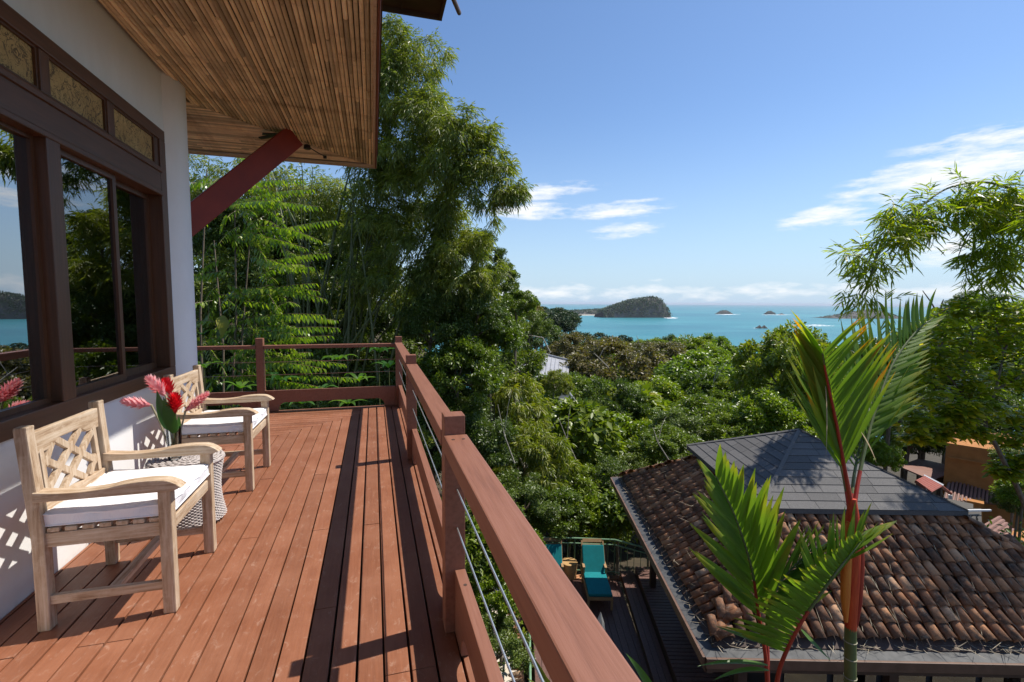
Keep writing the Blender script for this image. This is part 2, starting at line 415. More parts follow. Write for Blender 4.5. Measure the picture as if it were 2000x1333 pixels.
# palm leaflets: green turning to yellow-orange towards the tip (the leaf's own colour)
for nm, tipc in (('leaflet_green', (.13, .20, .03)), ('leaflet_orange', (.62, .24, .015))):
    m, t, o = nmat(nm)
    at = t.nodes.new('ShaderNodeAttribute'); at.attribute_name = 'along'
    f = mth(t, 'ADD', at.outputs['Fac'], mth(t, 'MULTIPLY', mth(t, 'SUBTRACT', objrand(t), .48), .30))
    c = ramp(t, f, [(.0, (.125, .215, .024)), (.66, (.165, .27, .034)), (.88, (.30, .31, .035)), (1.0, tipc)])
    wv = noise(t, 30, (14, .4, 1), 3, .6)
    p = t.nodes.new('ShaderNodeBsdfPrincipled'); lk(t, c, p.inputs['Base Color']); p.inputs['Roughness'].default_value = .46; p.inputs['Specular IOR Level'].default_value = .3
    bp = t.nodes.new('ShaderNodeBump'); bp.inputs['Strength'].default_value = .25; bp.inputs['Distance'].default_value = .003
    lk(t, wv, bp.inputs['Height']); lk(t, bp.outputs[0], p.inputs['Normal'])
    tr = t.nodes.new('ShaderNodeBsdfTranslucent'); lk(t, mixrgb(t, 1.0, c, (1.7, 1.8, .6), 'MULTIPLY'), tr.inputs[0])
    mx = t.nodes.new('ShaderNodeMixShader'); mx.inputs[0].default_value = .45
    lk(t, p.outputs[0], mx.inputs[1]); lk(t, tr.outputs[0], mx.inputs[2]); lk(t, mx.outputs[0], o.inputs[0])
leafmat('petal_red', [(0, (.42, .006, .016)), (1, (.66, .03, .045))], .6, .4, (1.2, .5, .5))
leafmat('petal_pink', [(0, (.64, .13, .16)), (.45, (.80, .36, .38)), (1, (.92, .68, .66))], .65, .35, (.85, .6, .6))

# sea
m, t, o = nmat('sea_water')
g1 = noise(t, .0011, (1, 1, 1), 5, .55, 'Position')
g2 = noise(t, .055, (1, 1, 1), 8, .68, 'Position')
g3 = noise(t, .006, (.35, 1.4, 1), 6, .6, 'Position', loc=(9, 2, 0))
c = ramp(t, g1, [(.3, (.012, .15, .185)), (.55, (.022, .205, .225)), (.75, (.040, .26, .26))])
c = mixrgb(t, mth(t, 'MULTIPLY', mth(t, 'MAXIMUM', mth(t, 'SUBTRACT', g3, .5), 0), 2.0), c, (.10, .38, .38))
princ(t, o, c, .34, g2, .9, 3.0, .35)

# ------------------------------------------------------------------ geometry helpers
def mesh_np(name, V, faces, attrs=None, smooth=False):
    """V (n,3); faces: list of integer arrays (k,3) or (k,4)"""
    me = bpy.data.meshes.new(name)
    V = np.asarray(V, np.float32)
    me.vertices.add(len(V)); me.vertices.foreach_set('co', V.ravel())
    idx = np.concatenate([np.asarray(f, np.int32).ravel() for f in faces])
    tot = np.concatenate([np.full(len(f), np.asarray(f).shape[1], np.int32) for f in faces])
    st = np.concatenate([[0], np.cumsum(tot)[:-1]]).astype(np.int32)
    me.loops.add(len(idx)); me.loops.foreach_set('vertex_index', idx)
    me.polygons.add(len(tot)); me.polygons.foreach_set('loop_start', st)
    if smooth: me.polygons.foreach_set('use_smooth', np.ones(len(tot), bool))
    for k, a in (attrs or {}).items():
        at = me.attributes.new(k, 'FLOAT', 'POINT'); at.data.foreach_set('value', np.asarray(a, np.float32))
    me.update(calc_edges=True); me.validate()
    return me
def obj(name, me, mat=None, parent=None):
    o = bpy.data.objects.new(name, me); COL.objects.link(o)
    if mat and me is not None and not me.materials: me.materials.append(MATS[mat])
    if parent is not None:
        o.parent = parent
        if parent.type == 'EMPTY' and parent.get('_abs'):
            o.matrix_parent_inverse = Matrix.Translation(parent.location).inverted()
    return o
def tag(o, label=None, cat=None, group=None, kind=None):
    if label: o['label'] = label
    if cat: o['category'] = cat
    if group: o['group'] = group
    if kind: o['kind'] = kind
    return o
_abs_roots = []
def thing(name, label, cat, loc=(0, 0, 0), group=None, local=False, rotz=0.0):
    """Empty at the base of a thing; local=True when its parts are modelled about the origin"""
    o = bpy.data.objects.new(name, None); COL.objects.link(o)
    o.location = loc; o.empty_display_size = .1
    if rotz: o.rotation_euler = (0, 0, rotz)
    if not local:
        o['_abs'] = 1; _abs_roots.append(o)
    return tag(o, label, cat, group)
def copy_tree(o, parent=None):
    c = o.copy(); COL.objects.link(c)
    if parent is not None: c.parent = parent
    for ch in list(o.children): copy_tree(ch, c)
    return c

class MB:
    def __init__(s): s.v = []; s.f = []
    def add(s, V, F):
        b = len(s.v); s.v += [tuple(map(float, q)) for q in V]; s.f += [tuple(b + i for i in f) for f in F]; return s
    def box(s, x0, x1, y0, y1, z0, z1):
        V = [(x0, y0, z0), (x1, y0, z0), (x1, y1, z0), (x0, y1, z0), (x0, y0, z1), (x1, y0, z1), (x1, y1, z1), (x0, y1, z1)]
        return s.add(V, [(3, 2, 1, 0), (4, 5, 6, 7), (0, 1, 5, 4), (1, 2, 6, 5), (2, 3, 7, 6), (3, 0, 4, 7)])
    def bar(s, a, b, w, h, up=(0, 0, 1)):
        a = np.array(a, float); b = np.array(b, float); d = b - a; d /= np.linalg.norm(d)
        u = np.array(up, float); sd = np.cross(d, u); sd /= np.linalg.norm(sd); u = np.cross(sd, d)
        V = []
        for p in (a, b):
            for i, j in ((-1, -1), (1, -1), (1, 1), (-1, 1)): V.append(p + sd * i * w / 2 + u * j * h / 2)
        return s.add(V, [(3, 2, 1, 0), (4, 5, 6, 7), (0, 1, 5, 4), (1, 2, 6, 5), (2, 3, 7, 6), (3, 0, 4, 7)])
    def tube(s, pts, rad, n=8, cap=True):
        P = [np.array(p, float) for p in pts]; k = len(P)
        rad = [rad] * k if isinstance(rad, (int, float)) else list(rad)
        up = np.array((.31, .17, .93)); V = []
        for i in range(k):
            d = P[min(i + 1, k - 1)] - P[max(i - 1, 0)]; d /= (np.linalg.norm(d) + 1e-9)
            a = np.cross(d, up); 
            if np.linalg.norm(a) < .05: a = np.cross(d, (1, 0, 0))
            a /= np.linalg.norm(a); b = np.cross(d, a); up = -np.cross(d, a) * 0 + up
            for j in range(n):
                t = 2 * math.pi * j / n; V.append(P[i] + rad[i] * (math.cos(t) * a + math.sin(t) * b))
        F = [(i * n + j, i * n + (j + 1) % n, (i + 1) * n + (j + 1) % n, (i + 1) * n + j) for i in range(k - 1) for j in range(n)]
        if cap: F += [tuple(range(n))[::-1], tuple((k - 1) * n + j for j in range(n))]
        return s.add(V, F)
    def lathe(s, prof, n=24, c=(0, 0, 0), cap=True):
        V = [(c[0] + r * math.cos(2 * math.pi * j / n), c[1] + r * math.sin(2 * math.pi * j / n), c[2] + z) for r, z in prof for j in range(n)]
        k = len(prof)
        F = [(i * n + j, i * n + (j + 1) % n, (i + 1) * n + (j + 1) % n, (i + 1) * n + j) for i in range(k - 1) for j in range(n)]
        if cap: F += [tuple(range(n))[::-1], tuple((k - 1) * n + j for j in range(n))]
        return s.add(V, F)
    def prism(s, poly, off):
        """planar polygon (3d points) extruded by the vector off"""
        n = len(poly); V = [np.array(p, float) for p in poly]; V += [p + np.array(off, float) for p in V]
        return s.add(V, [tuple(range(n))[::-1], tuple(range(n, 2 * n))] + [(i, (i + 1) % n, n + (i + 1) % n, n + i) for i in range(n)])
    def mesh(s, name, smooth=False, bevel=0.0):
        me = bpy.data.meshes.new(name); me.from_pydata(s.v, [], s.f); me.update()
        bm = bmesh.new(); bm.from_mesh(me)
        bmesh.ops.recalc_face_normals(bm, faces=bm.faces)
        if bevel:
            ed = [e for e in bm.edges if len(e.link_faces) == 2 and e.calc_face_angle(0) > .6]
            bmesh.ops.bevel(bm, geom=ed, offset=bevel, segments=2, affect='EDGES', profile=.6, clamp_overlap=True)
        bm.to_mesh(me); bm.free()
        if smooth:
            me.polygons.foreach_set('use_smooth', np.ones(len(me.polygons), bool))
            if hasattr(me, 'set_sharp_from_angle'): me.set_sharp_from_angle(angle=R_(40))
        return me
    def build(s, name, mat, parent=None, smooth=False, bevel=0.0):
        return obj(name, s.mesh(name, smooth, bevel), mat, parent)

def P3(b, r):                                                    # half-width box given by centre and half sizes
    return (b[0] - r[0], b[0] + r[0], b[1] - r[1], b[1] + r[1], b[2] - r[2], b[2] + r[2])

# ------------------------------------------------------------------ terrain, sea
_d = [-40, 0, 10, 16, 30, 60, 100, 160, 260, 330, 420]
_z = [-4, -6.6, -7.0, -7.6, -12, -20, -29, -47, -77, -88, -95]
def ground(x, y):
    s = np.asarray(x) * .27 + np.asarray(y) * .96
    g = np.interp(s, _d, _z)
    left = np.clip(-np.asarray(x) - 0.5 + .0 * s, 0, 14)
    near = np.clip(1 - (s - 6) / 40, 0, 1)
    hill = 24 * np.exp(-((np.asarray(x) + 8) / 20.0) ** 2 - ((np.asarray(y) - 58) / 24.0) ** 2)
    return g + hill + left * .55 * near + .5 * np.sin(np.asarray(x) * .21) * np.cos(np.asarray(y) * .17)
xs = np.concatenate([np.linspace(-400, -60, 14), np.linspace(-50, 80, 90), np.linspace(95, 520, 18)])
ys = np.concatenate([np.linspace(-60, -12, 9), np.linspace(-8, 90, 80), np.linspace(100, 430, 34)])
gx, gy = np.meshgrid(xs, ys)
gv = np.stack([gx.ravel(), gy.ravel(), ground(gx, gy).ravel()], 1)
nx, ny = len(xs), len(ys)
ii, jj = np.meshgrid(np.arange(nx - 1), np.arange(ny - 1))
a = (jj * nx + ii).ravel()
tag(obj('hillside', mesh_np('hillside', gv, [np.stack([a, a + 1, a + nx + 1, a + nx], 1)], smooth=True), 'soil'), kind='structure')
SEA = -80.0
mb = MB(); S = 40000.0
mb.add([(-S, -2000, SEA), (S, -2000, SEA), (S, S, SEA), (-S, S, SEA)], [(0, 1, 2, 3)])
tag(mb.build('sea', 'sea_water'), kind='structure')

# ------------------------------------------------------------------ the house
WX = -1.708                                       # outer face of the long wall
house = thing('villa', 'white villa wall with dark wooden windows under a bamboo lined eave', 'house', (WX, 3.0, 0))
w = MB()
Y0, Y1 = -3.0, 5.1
w.box(WX - .22, WX, Y0, Y1, -.25, .825)
w.box(WX - .22, WX, Y0, Y1, 2.935, 3.6)
w.box(WX - .22, WX, Y0, .4, .825, 2.935)
w.box(WX - .22, WX, 4.905, Y1, .825, 2.935)
w.box(WX - 5.2, WX - .22, 5.0, 5.25, -.25, 3.6)
w.box(WX - 5.2, WX - 5.0, Y0, 5.0, -.25, 3.6)
w.box(WX - 5.0, WX - .22, Y0, Y0 + .2, -.25, 3.6)
w.build('wall', 'white_plaster', house, bevel=.006)
MB().lathe([(.297, -.25), (.297, 3.6)], 40, (-1.908, 5.165, 0)).build('corner_column', 'white_plaster', house, True)
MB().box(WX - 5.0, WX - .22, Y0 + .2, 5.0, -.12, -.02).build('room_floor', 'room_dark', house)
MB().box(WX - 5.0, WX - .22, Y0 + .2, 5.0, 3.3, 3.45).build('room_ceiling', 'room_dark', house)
# window: frame members, sashes and panes
win = MB()
FX0, FX1 = WX - .12, WX + .022
win.box(FX0, FX1, .4, 4.90, 2.84, 2.932)
win.box(FX0, FX1, .4, 4.90, .828, .925)
window = win.build('window', 'joinery_y', house, bevel=.006)
MB().box(FX0, FX1 - .004, .4, 4.80, 2.395, 2.615).build('transom_bar', 'joinery_y', window, bevel=.006)
MB().box(FX0 + .02, FX1 + .012, .4, 4.80, 2.565, 2.60).build('moulding', 'joinery_y', window, bevel=.006)
MB().box(FX0 + .02, FX1 + .008, .4, 4.80, 2.375, 2.41).build('moulding', 'joinery_y', window, bevel=.006)
for y0, y1, z0, z1, dx in ((4.79, 4.903, .925, 2.84, 0), (3.285, 3.41, .925, 2.395, 0), (3.285, 3.37, 2.615, 2.84, -.006), (3.978, 4.066, 2.615, 2.84, -.006),
                           (4.73, 4.79, 2.615, 2.84, -.012), (2.45, 2.56, 2.615, 2.84, -.006), (1.66, 1.77, 2.615, 2.84, -.006), (.4, .5, .925, 2.84, 0)):
    MB().box(FX0, FX1 + dx, y0, y1, z0, z1).build('mullion', 'joinery_z', window, bevel=.006)
for y0, y1 in ((3.37, 3.978), (4.066, 4.73), (2.56, 3.285), (1.77, 2.45), (.5, 1.66)):
    MB().box(FX1 - .05, FX1 - .03, y0, y1, 2.615, 2.84).build('carved_panel', 'transom_art', window)
    fr = MB()
    xa_, xb_ = FX1 - .03, FX1 - .016
    fr.box(xa_, xb_, y0, y1, 2.828, 2.84); fr.box(xa_, xb_, y0, y1, 2.615, 2.628)
    fr.box(xa_, xb_, y0, y0 + .016, 2.628, 2.828); fr.box(xa_, xb_, y1 - .016, y1, 2.628, 2.828)
    fr.build('panel_moulding', 'joinery_y', window)
def sash(y0, y1, x, glass, st=.04):
    s_ = MB()
    s_.box(x - .02, x + .02, y0, y0 + st, .925, 2.385); s_.box(x - .02, x + .02, y1 - st, y1, .925, 2.385)
    s_.box(x - .02, x + .02, y0 + st, y1 - st, .925, .925 + st); s_.box(x - .02, x + .02, y0 + st, y1 - st, 2.385 - st, 2.385)
    s_.build('sash', 'joinery_z', window)
    MB().box(x - .004, x + .004, y0 + st, y1 - st, .925 + st, 2.385 - st).build('pane', glass, window)
sash(.5, 3.285, WX - .055, 'window_glass', .03)
sash(3.415, 4.125, WX - .045, 'screened_glass', .045)
sash(4.05, 4.79, WX - .10, 'screened_glass', .05)
# curtains behind the sliding panes
for k, (ya, yb, xx) in enumerate(((3.72, 4.02, WX - .34), (4.45, 4.80, WX - .36))):
    n = 40; V = []; Fc = []
    for i in range(n + 1):
        yy = ya + (yb - ya) * i / n; dx = .028 * math.sin(i * 1.35) + .01 * math.sin(i * .6)
        V += [(xx + dx, yy, .05), (xx + dx * .8, yy, 2.7)]
    for i in range(n): Fc.append((2 * i, 2 * i + 2, 2 * i + 3, 2 * i + 1))
    tag(MB().add(V, Fc).build('curtain', 'curtain', None, True), 'grey curtain hanging behind the %s sliding window pane' % ('middle', 'far')[k], 'curtain', 'curtains behind the window')

# eave lined with split bamboo
EX, EY = .075, 7.18                                # outer corner of the eave
ZS0, ZS1 = 3.44, 3.375                              # lining height at the wall and at the edge
WCX, WCY = WX - .02, 5.56                          # where the mitre starts
def zs(x): return ZS0 + (ZS1 - ZS0) * (x - WX) / (EX - WX)
soff = MB(); soff.box(WX - 1.4, EX - .02, -3.5, EY - .02, 3.475, 3.50)
soffit = soff.build('soffit', 'soffit_back', house)
def mitre_y(x): return WCY + (x - WCX) * (EY - WCY) / (EX - WCX)
PW = .0345
strip_cache = {}
def strip(axis, cx, cy, a, b, wdt, ma, mb_):
    """half-round strip from a to b along the axis, its ends cut at the mitre by ma/mb_ (slant of the end)"""
    m_ = MB(); prof = [(-.5, .0), (-.42, -.35), (-.16, -.62), (.16, -.62), (.42, -.35), (.5, 0)]
    V = []; n = len(prof)
    for e, sl in ((a, ma), (b, mb_)):
        for p, q in prof:
            if axis == 'y': V.append((cx + p * wdt, e + sl * p * wdt, q * wdt * .62))
            else: V.append((e + sl * p * wdt, cy + p * wdt, q * wdt * .62))
    F = [(i, i + 1, n + i + 1, n + i) for i in range(n - 1)] + [tuple(range(n)), tuple(range(n, 2 * n))]
    return m_.add(V, F)
nst = int((EX - .03 - WX) / PW)
slope = (EY - WCY) / (EX - WCX)
count = 0
for i in range(nst):
    x = WX + .018 + (i + .5) * PW * (EX - .05 - WX) / (nst * PW)
    ye = mitre_y(x) - .01
    brk = sorted([ye - 0.0, ye - random.uniform(.5, 1.6)])
    cuts = [-3.4, random.uniform(.4, 1.3)]
    y_ = cuts[-1]
    while y_ < ye - .7:
        y_ += random.choice((1.25, 1.3, .8, 1.45)); cuts.append(min(y_, ye))
    if cuts[-1] < ye: cuts.append(ye)
    for a_, b_ in zip(cuts[:-1], cuts[1:]):
        if b_ - a_ < .03: continue
        wj = PW * random.uniform(.78, .95)
        o_ = strip('y', x + random.uniform(-.001, .001), 0, a_ + .002, b_ - .002, wj, 0, slope if b_ == ye else 0).build('bamboo_strip', 'bamboo_y', soffit)
        o_.location.z = zs(x) + random.uniform(-.004, .004); count += 1
ky = int((EY - .14 - (WCY - .5)) / PW)
for i in range(ky):
    y = WCY - .5 + (i + .5) * PW
    if y > EY - .15: break
    xe = WCX + (y - WCY) / slope - .012 if y > WCY else WX
    if y < 5.46: continue
    cuts = [-3.1, -2.2 + random.uniform(-.3, .3), max(-1.3 + random.uniform(-.4, .4), -1.6), xe] if xe > -.8 else [-3.1, -2.0, xe]
    for a_, b_ in zip(cuts[:-1], cuts[1:]):
        if b_ - a_ < .03: continue
        o_ = strip('x', 0, y, a_ + .002, b_ - .002, PW * random.uniform(.78, .95), 0, 1 / slope if b_ == xe else 0).build('bamboo_strip', 'bamboo_x', soffit)
        o_.location.z = zs(min(max(xe, WX), EX)) + random.uniform(-.002, .003); count += 1
MB().box(-3.2, EX - .045, EY - .135, EY - .05, 3.352, 3.374).build('edge_board', 'trim_wood', house, bevel=.004)
MB().box(-3.2, EX - .003, EY - .046, EY - .02, 3.345, 3.52).build('fascia', 'trim_wood', house, bevel=.004)
MB().box(EX - .044, EX - .022, -3.4, EY - .05, 3.352, 3.374).build('edge_board', 'trim_wood', house, bevel=.004)
MB().box(EX - .019, EX, -3.4, EY - .02, 3.345, 3.54).build('fascia', 'fascia', house, bevel=.004)
rf = MB()   # roof above the lining
rf.add([(EX + .02, -3.4, 3.53), (EX + .02, EY, 3.53), (-3.2, EY, 3.53), (-3.2, -3.4, 3.53), (WX - .6, -3.4, 4.3), (WX - .6, 5.2, 4.3), (-3.2, 5.2, 4.3), (-3.2, -3.4, 4.3)],
       [(3, 2, 1, 0), (0, 1, 5, 4), (1, 2, 6, 5), (4, 5, 6, 7), (0, 4, 7, 3), (2, 3, 7, 6)])
rf.build('roof', 'roof_dark', house)
# sloping red brace under the hip
bd = np.array([1, slope, 0]) / math.hypot(1, slope)
b0 = np.array([-1.80, 5.48, 2.26]); b1 = np.array([-.86, 5.48 + .94 * slope * .75, 3.30])
MB().bar((-1.82, 5.45, 2.16), (-.83, 6.10, 3.36), .085, .235).build('brace', 'red_beam', house, bevel=.006)
mb = MB(); mb.bar((-1.14, 6.02, 3.33), (-.88, 6.10, 3.372), .05, .012); mb.bar((-1.2, 6.2, 3.335), (-.98, 6.09, 3.36), .05, .015); mb.build('iron_bracket', 'black_iron', house)
lp = thing('eave_lamp', 'small dark spot lamp hanging under the bamboo eave', 'lamp', (-.73, 6.38, 3.36))
MB().lathe([(.012, 0), (.034, -.01), (.042, -.05), (.036, -.055)], 14, (-.725, 6.36, 3.36)).build('lamp_head', 'black_iron', lp, True)
MB().tube([(-.725, 6.36, 3.35), (-.68, 6.48, 3.34), (-.62, 6.65, 3.345), (-.565, 6.80, 3.36)], .006, 6).build('wire', 'black_iron', lp)
MB().box(-.585, -.545, 6.78, 6.83, 3.335, 3.365).build('junction_box', 'black_iron', lp, bevel=.004)
# outer tip of the upper roof and its downpipe
ur = thing('upper_roof', 'dark brown upper roof corner above the bamboo eave', 'roof', (.5, 6.9, 5.4))
zu = 5.5
c0 = atz(862, 30, zu)
MB().box(-2.6, c0[0], 2.0, c0[1], zu, zu + .04).build('boarding', 'roof_dark', ur)
MB().box(-2.6, c0[0] + .012, c0[1] + .002, c0[1] + .04, zu - .06, zu + .14).build('fascia', 'roof_dark', ur, bevel=.004)
MB().box(c0[0] - .03, c0[0] + .01, 2.0, c0[1], zu - .06, zu - .004).build('fascia', 'roof_dark', ur, bevel=.004)
for k in range(6): MB().box(c0[0] - .55 - k * .5, c0[0] - .53 - k * .5, 2.0, c0[1] - .01, zu - .02, zu - .004).build('batten', 'roof_dark', ur)
pa, pb = atd(886, 0, 5.0), atd(897, 26, 5.3)
tag(MB().tube([pa + (pa - pb) * 3, pb], .024, 10).build('rain_spout', 'brown_gutter', None, True), 'brown round pole poking down beside the upper roof corner', 'pole')

# ------------------------------------------------------------------ terrace
deck = MB().box(-3.6, .40, -2.5, 7.16, -.20, -.045).build('deck', 'dark_timber')
tag(deck, kind='structure')
GP = .1065
def board(x0, x1, y0, y1, poly=None, dz=0.0):
    b = MB()
    if poly: b.prism([(p[0], p[1], -.038) for p in poly], (0, 0, .038))
    else: b.box(x0, x1, y0, y1, -.038, 0)
    o_ = b.build('deck_board', 'deck_paint', deck, bevel=.0028)
    o_.location.z = dz
    return o_
def L_y(x): return 6.89 + x
k0 = math.floor((-1.70 - .02) / GP)
for k in range(k0, 4):
    xa = .02 + GP * k + random.uniform(.0032, .006); xb = .02 + GP * (k + 1) - random.uniform(.0032, .006)
    if xb < WX + .01: continue
    xa = max(xa, WX + .006); xb = min(xb, .405)
    xc = (xa + xb) / 2
    straight = xc > -.22
    joints = [-2.4]
    if random.random() < .8: joints.append(random.choice((1.05, 2.42, 3.3, 1.9, 4.4)))
    for ja, jb in zip(joints, joints[1:] + [None]):
        dz = random.uniform(-.0015, .0015)
        if jb is not None: board(xa, xb, ja, jb - .0015, None, dz)
        elif straight: board(xa, xb, ja + .0015, 7.055, None, dz)
        else: board(0, 0, 0, 0, [(xa, ja + .0015), (xb, ja + .0015), (xb, L_y(xb) - .003), (xa, L_y(xa) - .003)], dz)
yy = 5.22
q = 0
while True:                                           # boards that turn the corner along the end of the terrace
    ya = L_y(.02 + GP * (k0 + q)) + .004; yb = ya + GP - .008; q += 1
    if yb > 7.06: break
    if yb < 5.3: continue
    xm = lambda yv: min(yv - 6.89, -.195)
    board(0, 0, 0, 0, [(-3.55, ya), (xm(ya) + .002, ya), (xm(yb) + .002, yb), (-3.55, yb)], random.uniform(-.0015, .0015))
board(-3.55, .405, 7.062, 7.158)
MB().box(-3.6, .42, 7.165, 7.20, -.22, .0).build('edge_trim', 'rail_paint', deck, bevel=.004)
MB().box(.409, .435, -2.5, 7.16, -.22, -.004).build('edge_trim', 'rail_paint', deck, bevel=.004)
for x_, y_ in ((.36, -1.2), (.36, 2.4), (.36, 7.0), (-3.2, 7.0)):
    zz = float(ground(x_, y_)); MB().box(x_ - .09, x_ + .03, y_ - .06, y_ + .06, zz - .3, -.2).build('support_post', 'dark_timber', deck)

# railing
rail = thing('terrace_railing', 'red-brown wooden terrace railing with square posts and steel cables', 'railing', (.34, 2.1, 0))
PX0, PX1 = .292, .384
def post(x0, x1, y0, y1, cap=True):
    p = MB().box(x0, x1, y0, y1, 0.002, 1.002).build('post', 'rail_paint', rail, bevel=.004)
    return p
for y_ in (-.62, 2.079, 4.60): post(PX0, PX1, y_, y_ + .092)
post(.30, .392, 7.10, 7.192)                        # corner
post(-1.515, -1.423, 7.10, 7.192)
post(-3.2, -3.108, 7.10, 7.192)
for y0, y1 in ((-2.4, -.624), (-.524, 2.075), (2.175, 4.596), (4.696, 7.096)):
    MB().box(PX0 - .004, PX1 + .006, y0, y1, .843, .919).build('top_rail', 'rail_paint', rail, bevel=.005)
for x0, x1 in ((-3.104, -1.519), (-1.419, .296)):
    MB().box(x0, x1, 7.098, 7.194, .858, .905).build('top_rail', 'rail_paint', rail, bevel=.005)
for y_ in (-.70, -.45, 2.0, 2.25, 4.52, 4.77, 7.02):
    for x_ in (.318, .362): MB().lathe([(.0075, 0), (.0075, .0012), (0, .0012)], 12, (x_, y_, .9188), False).build('screw_plug', 'dark_timber', rail)
for y_ in (1.95, 2.30, 4.48, 4.82): MB().lathe([(.008, 0), (.008, .0012), (0, .0012)], 12, (.36, y_, .2978), False).build('screw_plug', 'dark_timber', rail)
def arch(length, top=.298, low=.125, foot=.19, rad=.10):
    pts = [(0, 0.004), (foot - .03, 0.004), (foot - .03, low - rad)]
    for i in range(1, 9):
        a_ = math.pi / 2 * i / 8; pts.append((foot - .03 + rad * (1 - math.cos(a_)), low - rad + rad * math.sin(a_)))
    return pts + [(length - p[0], p[1]) for p in reversed(pts)] + [(length, top), (0, top)]
for y0, y1 in ((-.524, 2.076), (2.174, 4.597), (4.695, 7.097)):
    MB().prism([(.336, y0 + a_, z_) for a_, z_ in arch(y1 - y0)], (.047, 0, 0)).build('kick_board', 'rail_paint', rail, bevel=.003)
for x0, x1 in ((-3.105, -1.518), (-1.42, .297)):
    MB().prism([(x0 + a_, 7.13, z_) for a_, z_ in arch(x1 - x0, .285, .118)], (0, .045, 0)).build('kick_board', 'rail_paint', rail, bevel=.003)
for z_ in (.668, .491):
    for y0, y1 in ((-.524, 2.079), (2.171, 4.60), (4.692, 7.10)):
        MB().tube([(.347, y0, z_), (.347, (y0 + y1) / 2, z_ - .002), (.347, y1, z_)], .0038, 6).build('cable', 'cable', rail, True)
    for x0, x1 in ((-3.108, -1.515), (-1.423, .30)):
        MB().tube([(x0, 7.146, z_ + .01), (x1, 7.146, z_ + .01)], .003, 6).build('cable', 'cable', rail, True)

# ------------------------------------------------------------------ armchairs
def make_chair():
    """armchair facing +x, base at the origin: x 0 (rear) .. .545, y 0 .. .635"""
    t_ = thing('teak_armchair', '', 'chair', local=True)
    D, Wd, L = .52, .635, .055
    for y0 in (0, Wd - L):
        p = MB()                                     # rear post, leaning back a little above the seat
        sec = [(0, .0), (0, .42), (-.012, .60), (-.036, .925), (-.034, .94)]
        V = []
        for dx, z_ in sec:
            V += [(dx, y0, z_), (dx + .05, y0, z_), (dx + .05, y0 + L, z_), (dx, y0 + L, z_)]
        Fq = [(4 * i + j, 4 * i + (j + 1) % 4, 4 * i + 4 + (j + 1) % 4, 4 * i + 4 + j) for i in range(len(sec) - 1) for j in range(4)]
        Fq += [(3, 2, 1, 0), tuple(4 * (len(sec) - 1) + j for j in range(4))]
        p.add(V, Fq).build('leg', 'teak_z', t_, bevel=.006)
        MB().box(D - .03, D + .025, y0, y0 + L, 0, .602).build('leg', 'teak_z', t_, bevel=.006)
        # shaped arm
        a_ = MB(); pr = []
        for i in range(25):
            u = i / 24; x_ = .02 + u * .575
            top = .648 - .013 * math.sin(min(u / .55, 1) * math.pi) + .013 * max(0, math.sin((u - .5) / .5 * math.pi)) * (u > .5)
            if u > .86: top -= .034 * ((u - .86) / .14) ** 2
            pr.append((x_, y0 - .008, top))
        lo = []
        for i in range(24, -1, -1):
            u = i / 24; x_ = .02 + u * .575
            b_ = .602 if u < .93 else .602 + .012 * (u - .93) / .07
            lo.append((x_ - (.012 if u > .97 else 0), y0 - .008, b_))
        a_.prism(pr + lo, (0, L + .016, 0)).build('arm', 'teak_x', t_, bevel=.006)
        MB().box(.045, D - .03, y0 + .012, y0 + .042, .385, .452).build('seat_rail', 'teak_x', t_, bevel=.004)
        MB().box(.045, D - .03, y0 + .012, y0 + .040, .116, .158).build('stretcher', 'teak_x', t_, bevel=.004)
    MB().box(D - .022, D + .008, L, Wd - L, .385, .445).build('seat_rail', 'teak_y', t_, bevel=.004)
    MB().box(.01, .04, L, Wd - L, .385, .445).build('seat_rail', 'teak_y', t_, bevel=.004)
    MB().box(.26, .30, .042, Wd - .042, .122, .154).build('stretcher', 'teak_y', t_, bevel=.004)
    for i in range(7):
        x_ = .055 + i * .0655
        MB().box(x_, x_ + .046, .012, Wd - .012, .4545, .474).build('seat_slat', 'teak_y', t_, bevel=.003)
    # back: shaped top rail, bottom rail, lattice
    def bx(z_): return -.012 - .024 * (z_ - .6) / .325 + .012
    top = []
    for i in range(21):
        u = i / 20; top.append((0, L + u * (Wd - 2 * L), .905))
    bot = []
    for i in range(20, -1, -1):
        u = i / 20; s_ = abs(u - .5) * 2
        bot.append((0, L + u * (Wd - 2 * L), .835 - (.035 if s_ > .62 else .035 * (1 - math.cos(max(0, (s_ - .32) / .3) * math.pi)) / 2)))
    MB().prism([(bx(.86), p[1], p[2]) for p in top + bot], (.028, 0, 0)).build('top_rail', 'teak_y', t_, bevel=.004)
    MB().prism([(bx(.55) + .0, L, .525), (bx(.55), Wd - L, .525), (bx(.55), Wd - L, .57), (bx(.55), L, .57)], (.028, 0, 0)).build('back_rail', 'teak_y', t_, bevel=.004)
    yl, yr, zl, zh = L, Wd - L, .57, .82
    def lat(y0, z0, y1, z1, wd=.032, nm='lattice_slat'):
        MB().bar((bx(z0) + .014, y0, z0), (bx(z1) + .014, y1, z1), .022, wd, (0, -(z1 - z0), (y1 - y0))).build(nm, 'teak_z', t_, bevel=.003)
    lat(yl + .045, zl, yl + .045, zh + .01, .03, 'back_stile'); lat(yr - .045, zl, yr - .045, zh + .01, .03, 'back_stile')
    ya, yb, ym = yl + .06, yr - .06, (yl + yr) / 2
    lat(ya, zl + .05, yb - .10, zh + .012); lat(ya + .09, zl + .0, yb, zh - .03)
    lat(ya, zh - .06, yb - .11, zl); lat(ya + .10, zh + .012, yb, zl + .055)
    lat(ya, zl + .165, ya + .075, zl + .255); lat(yb - .075, zl, yb, zl + .09)
    return t_
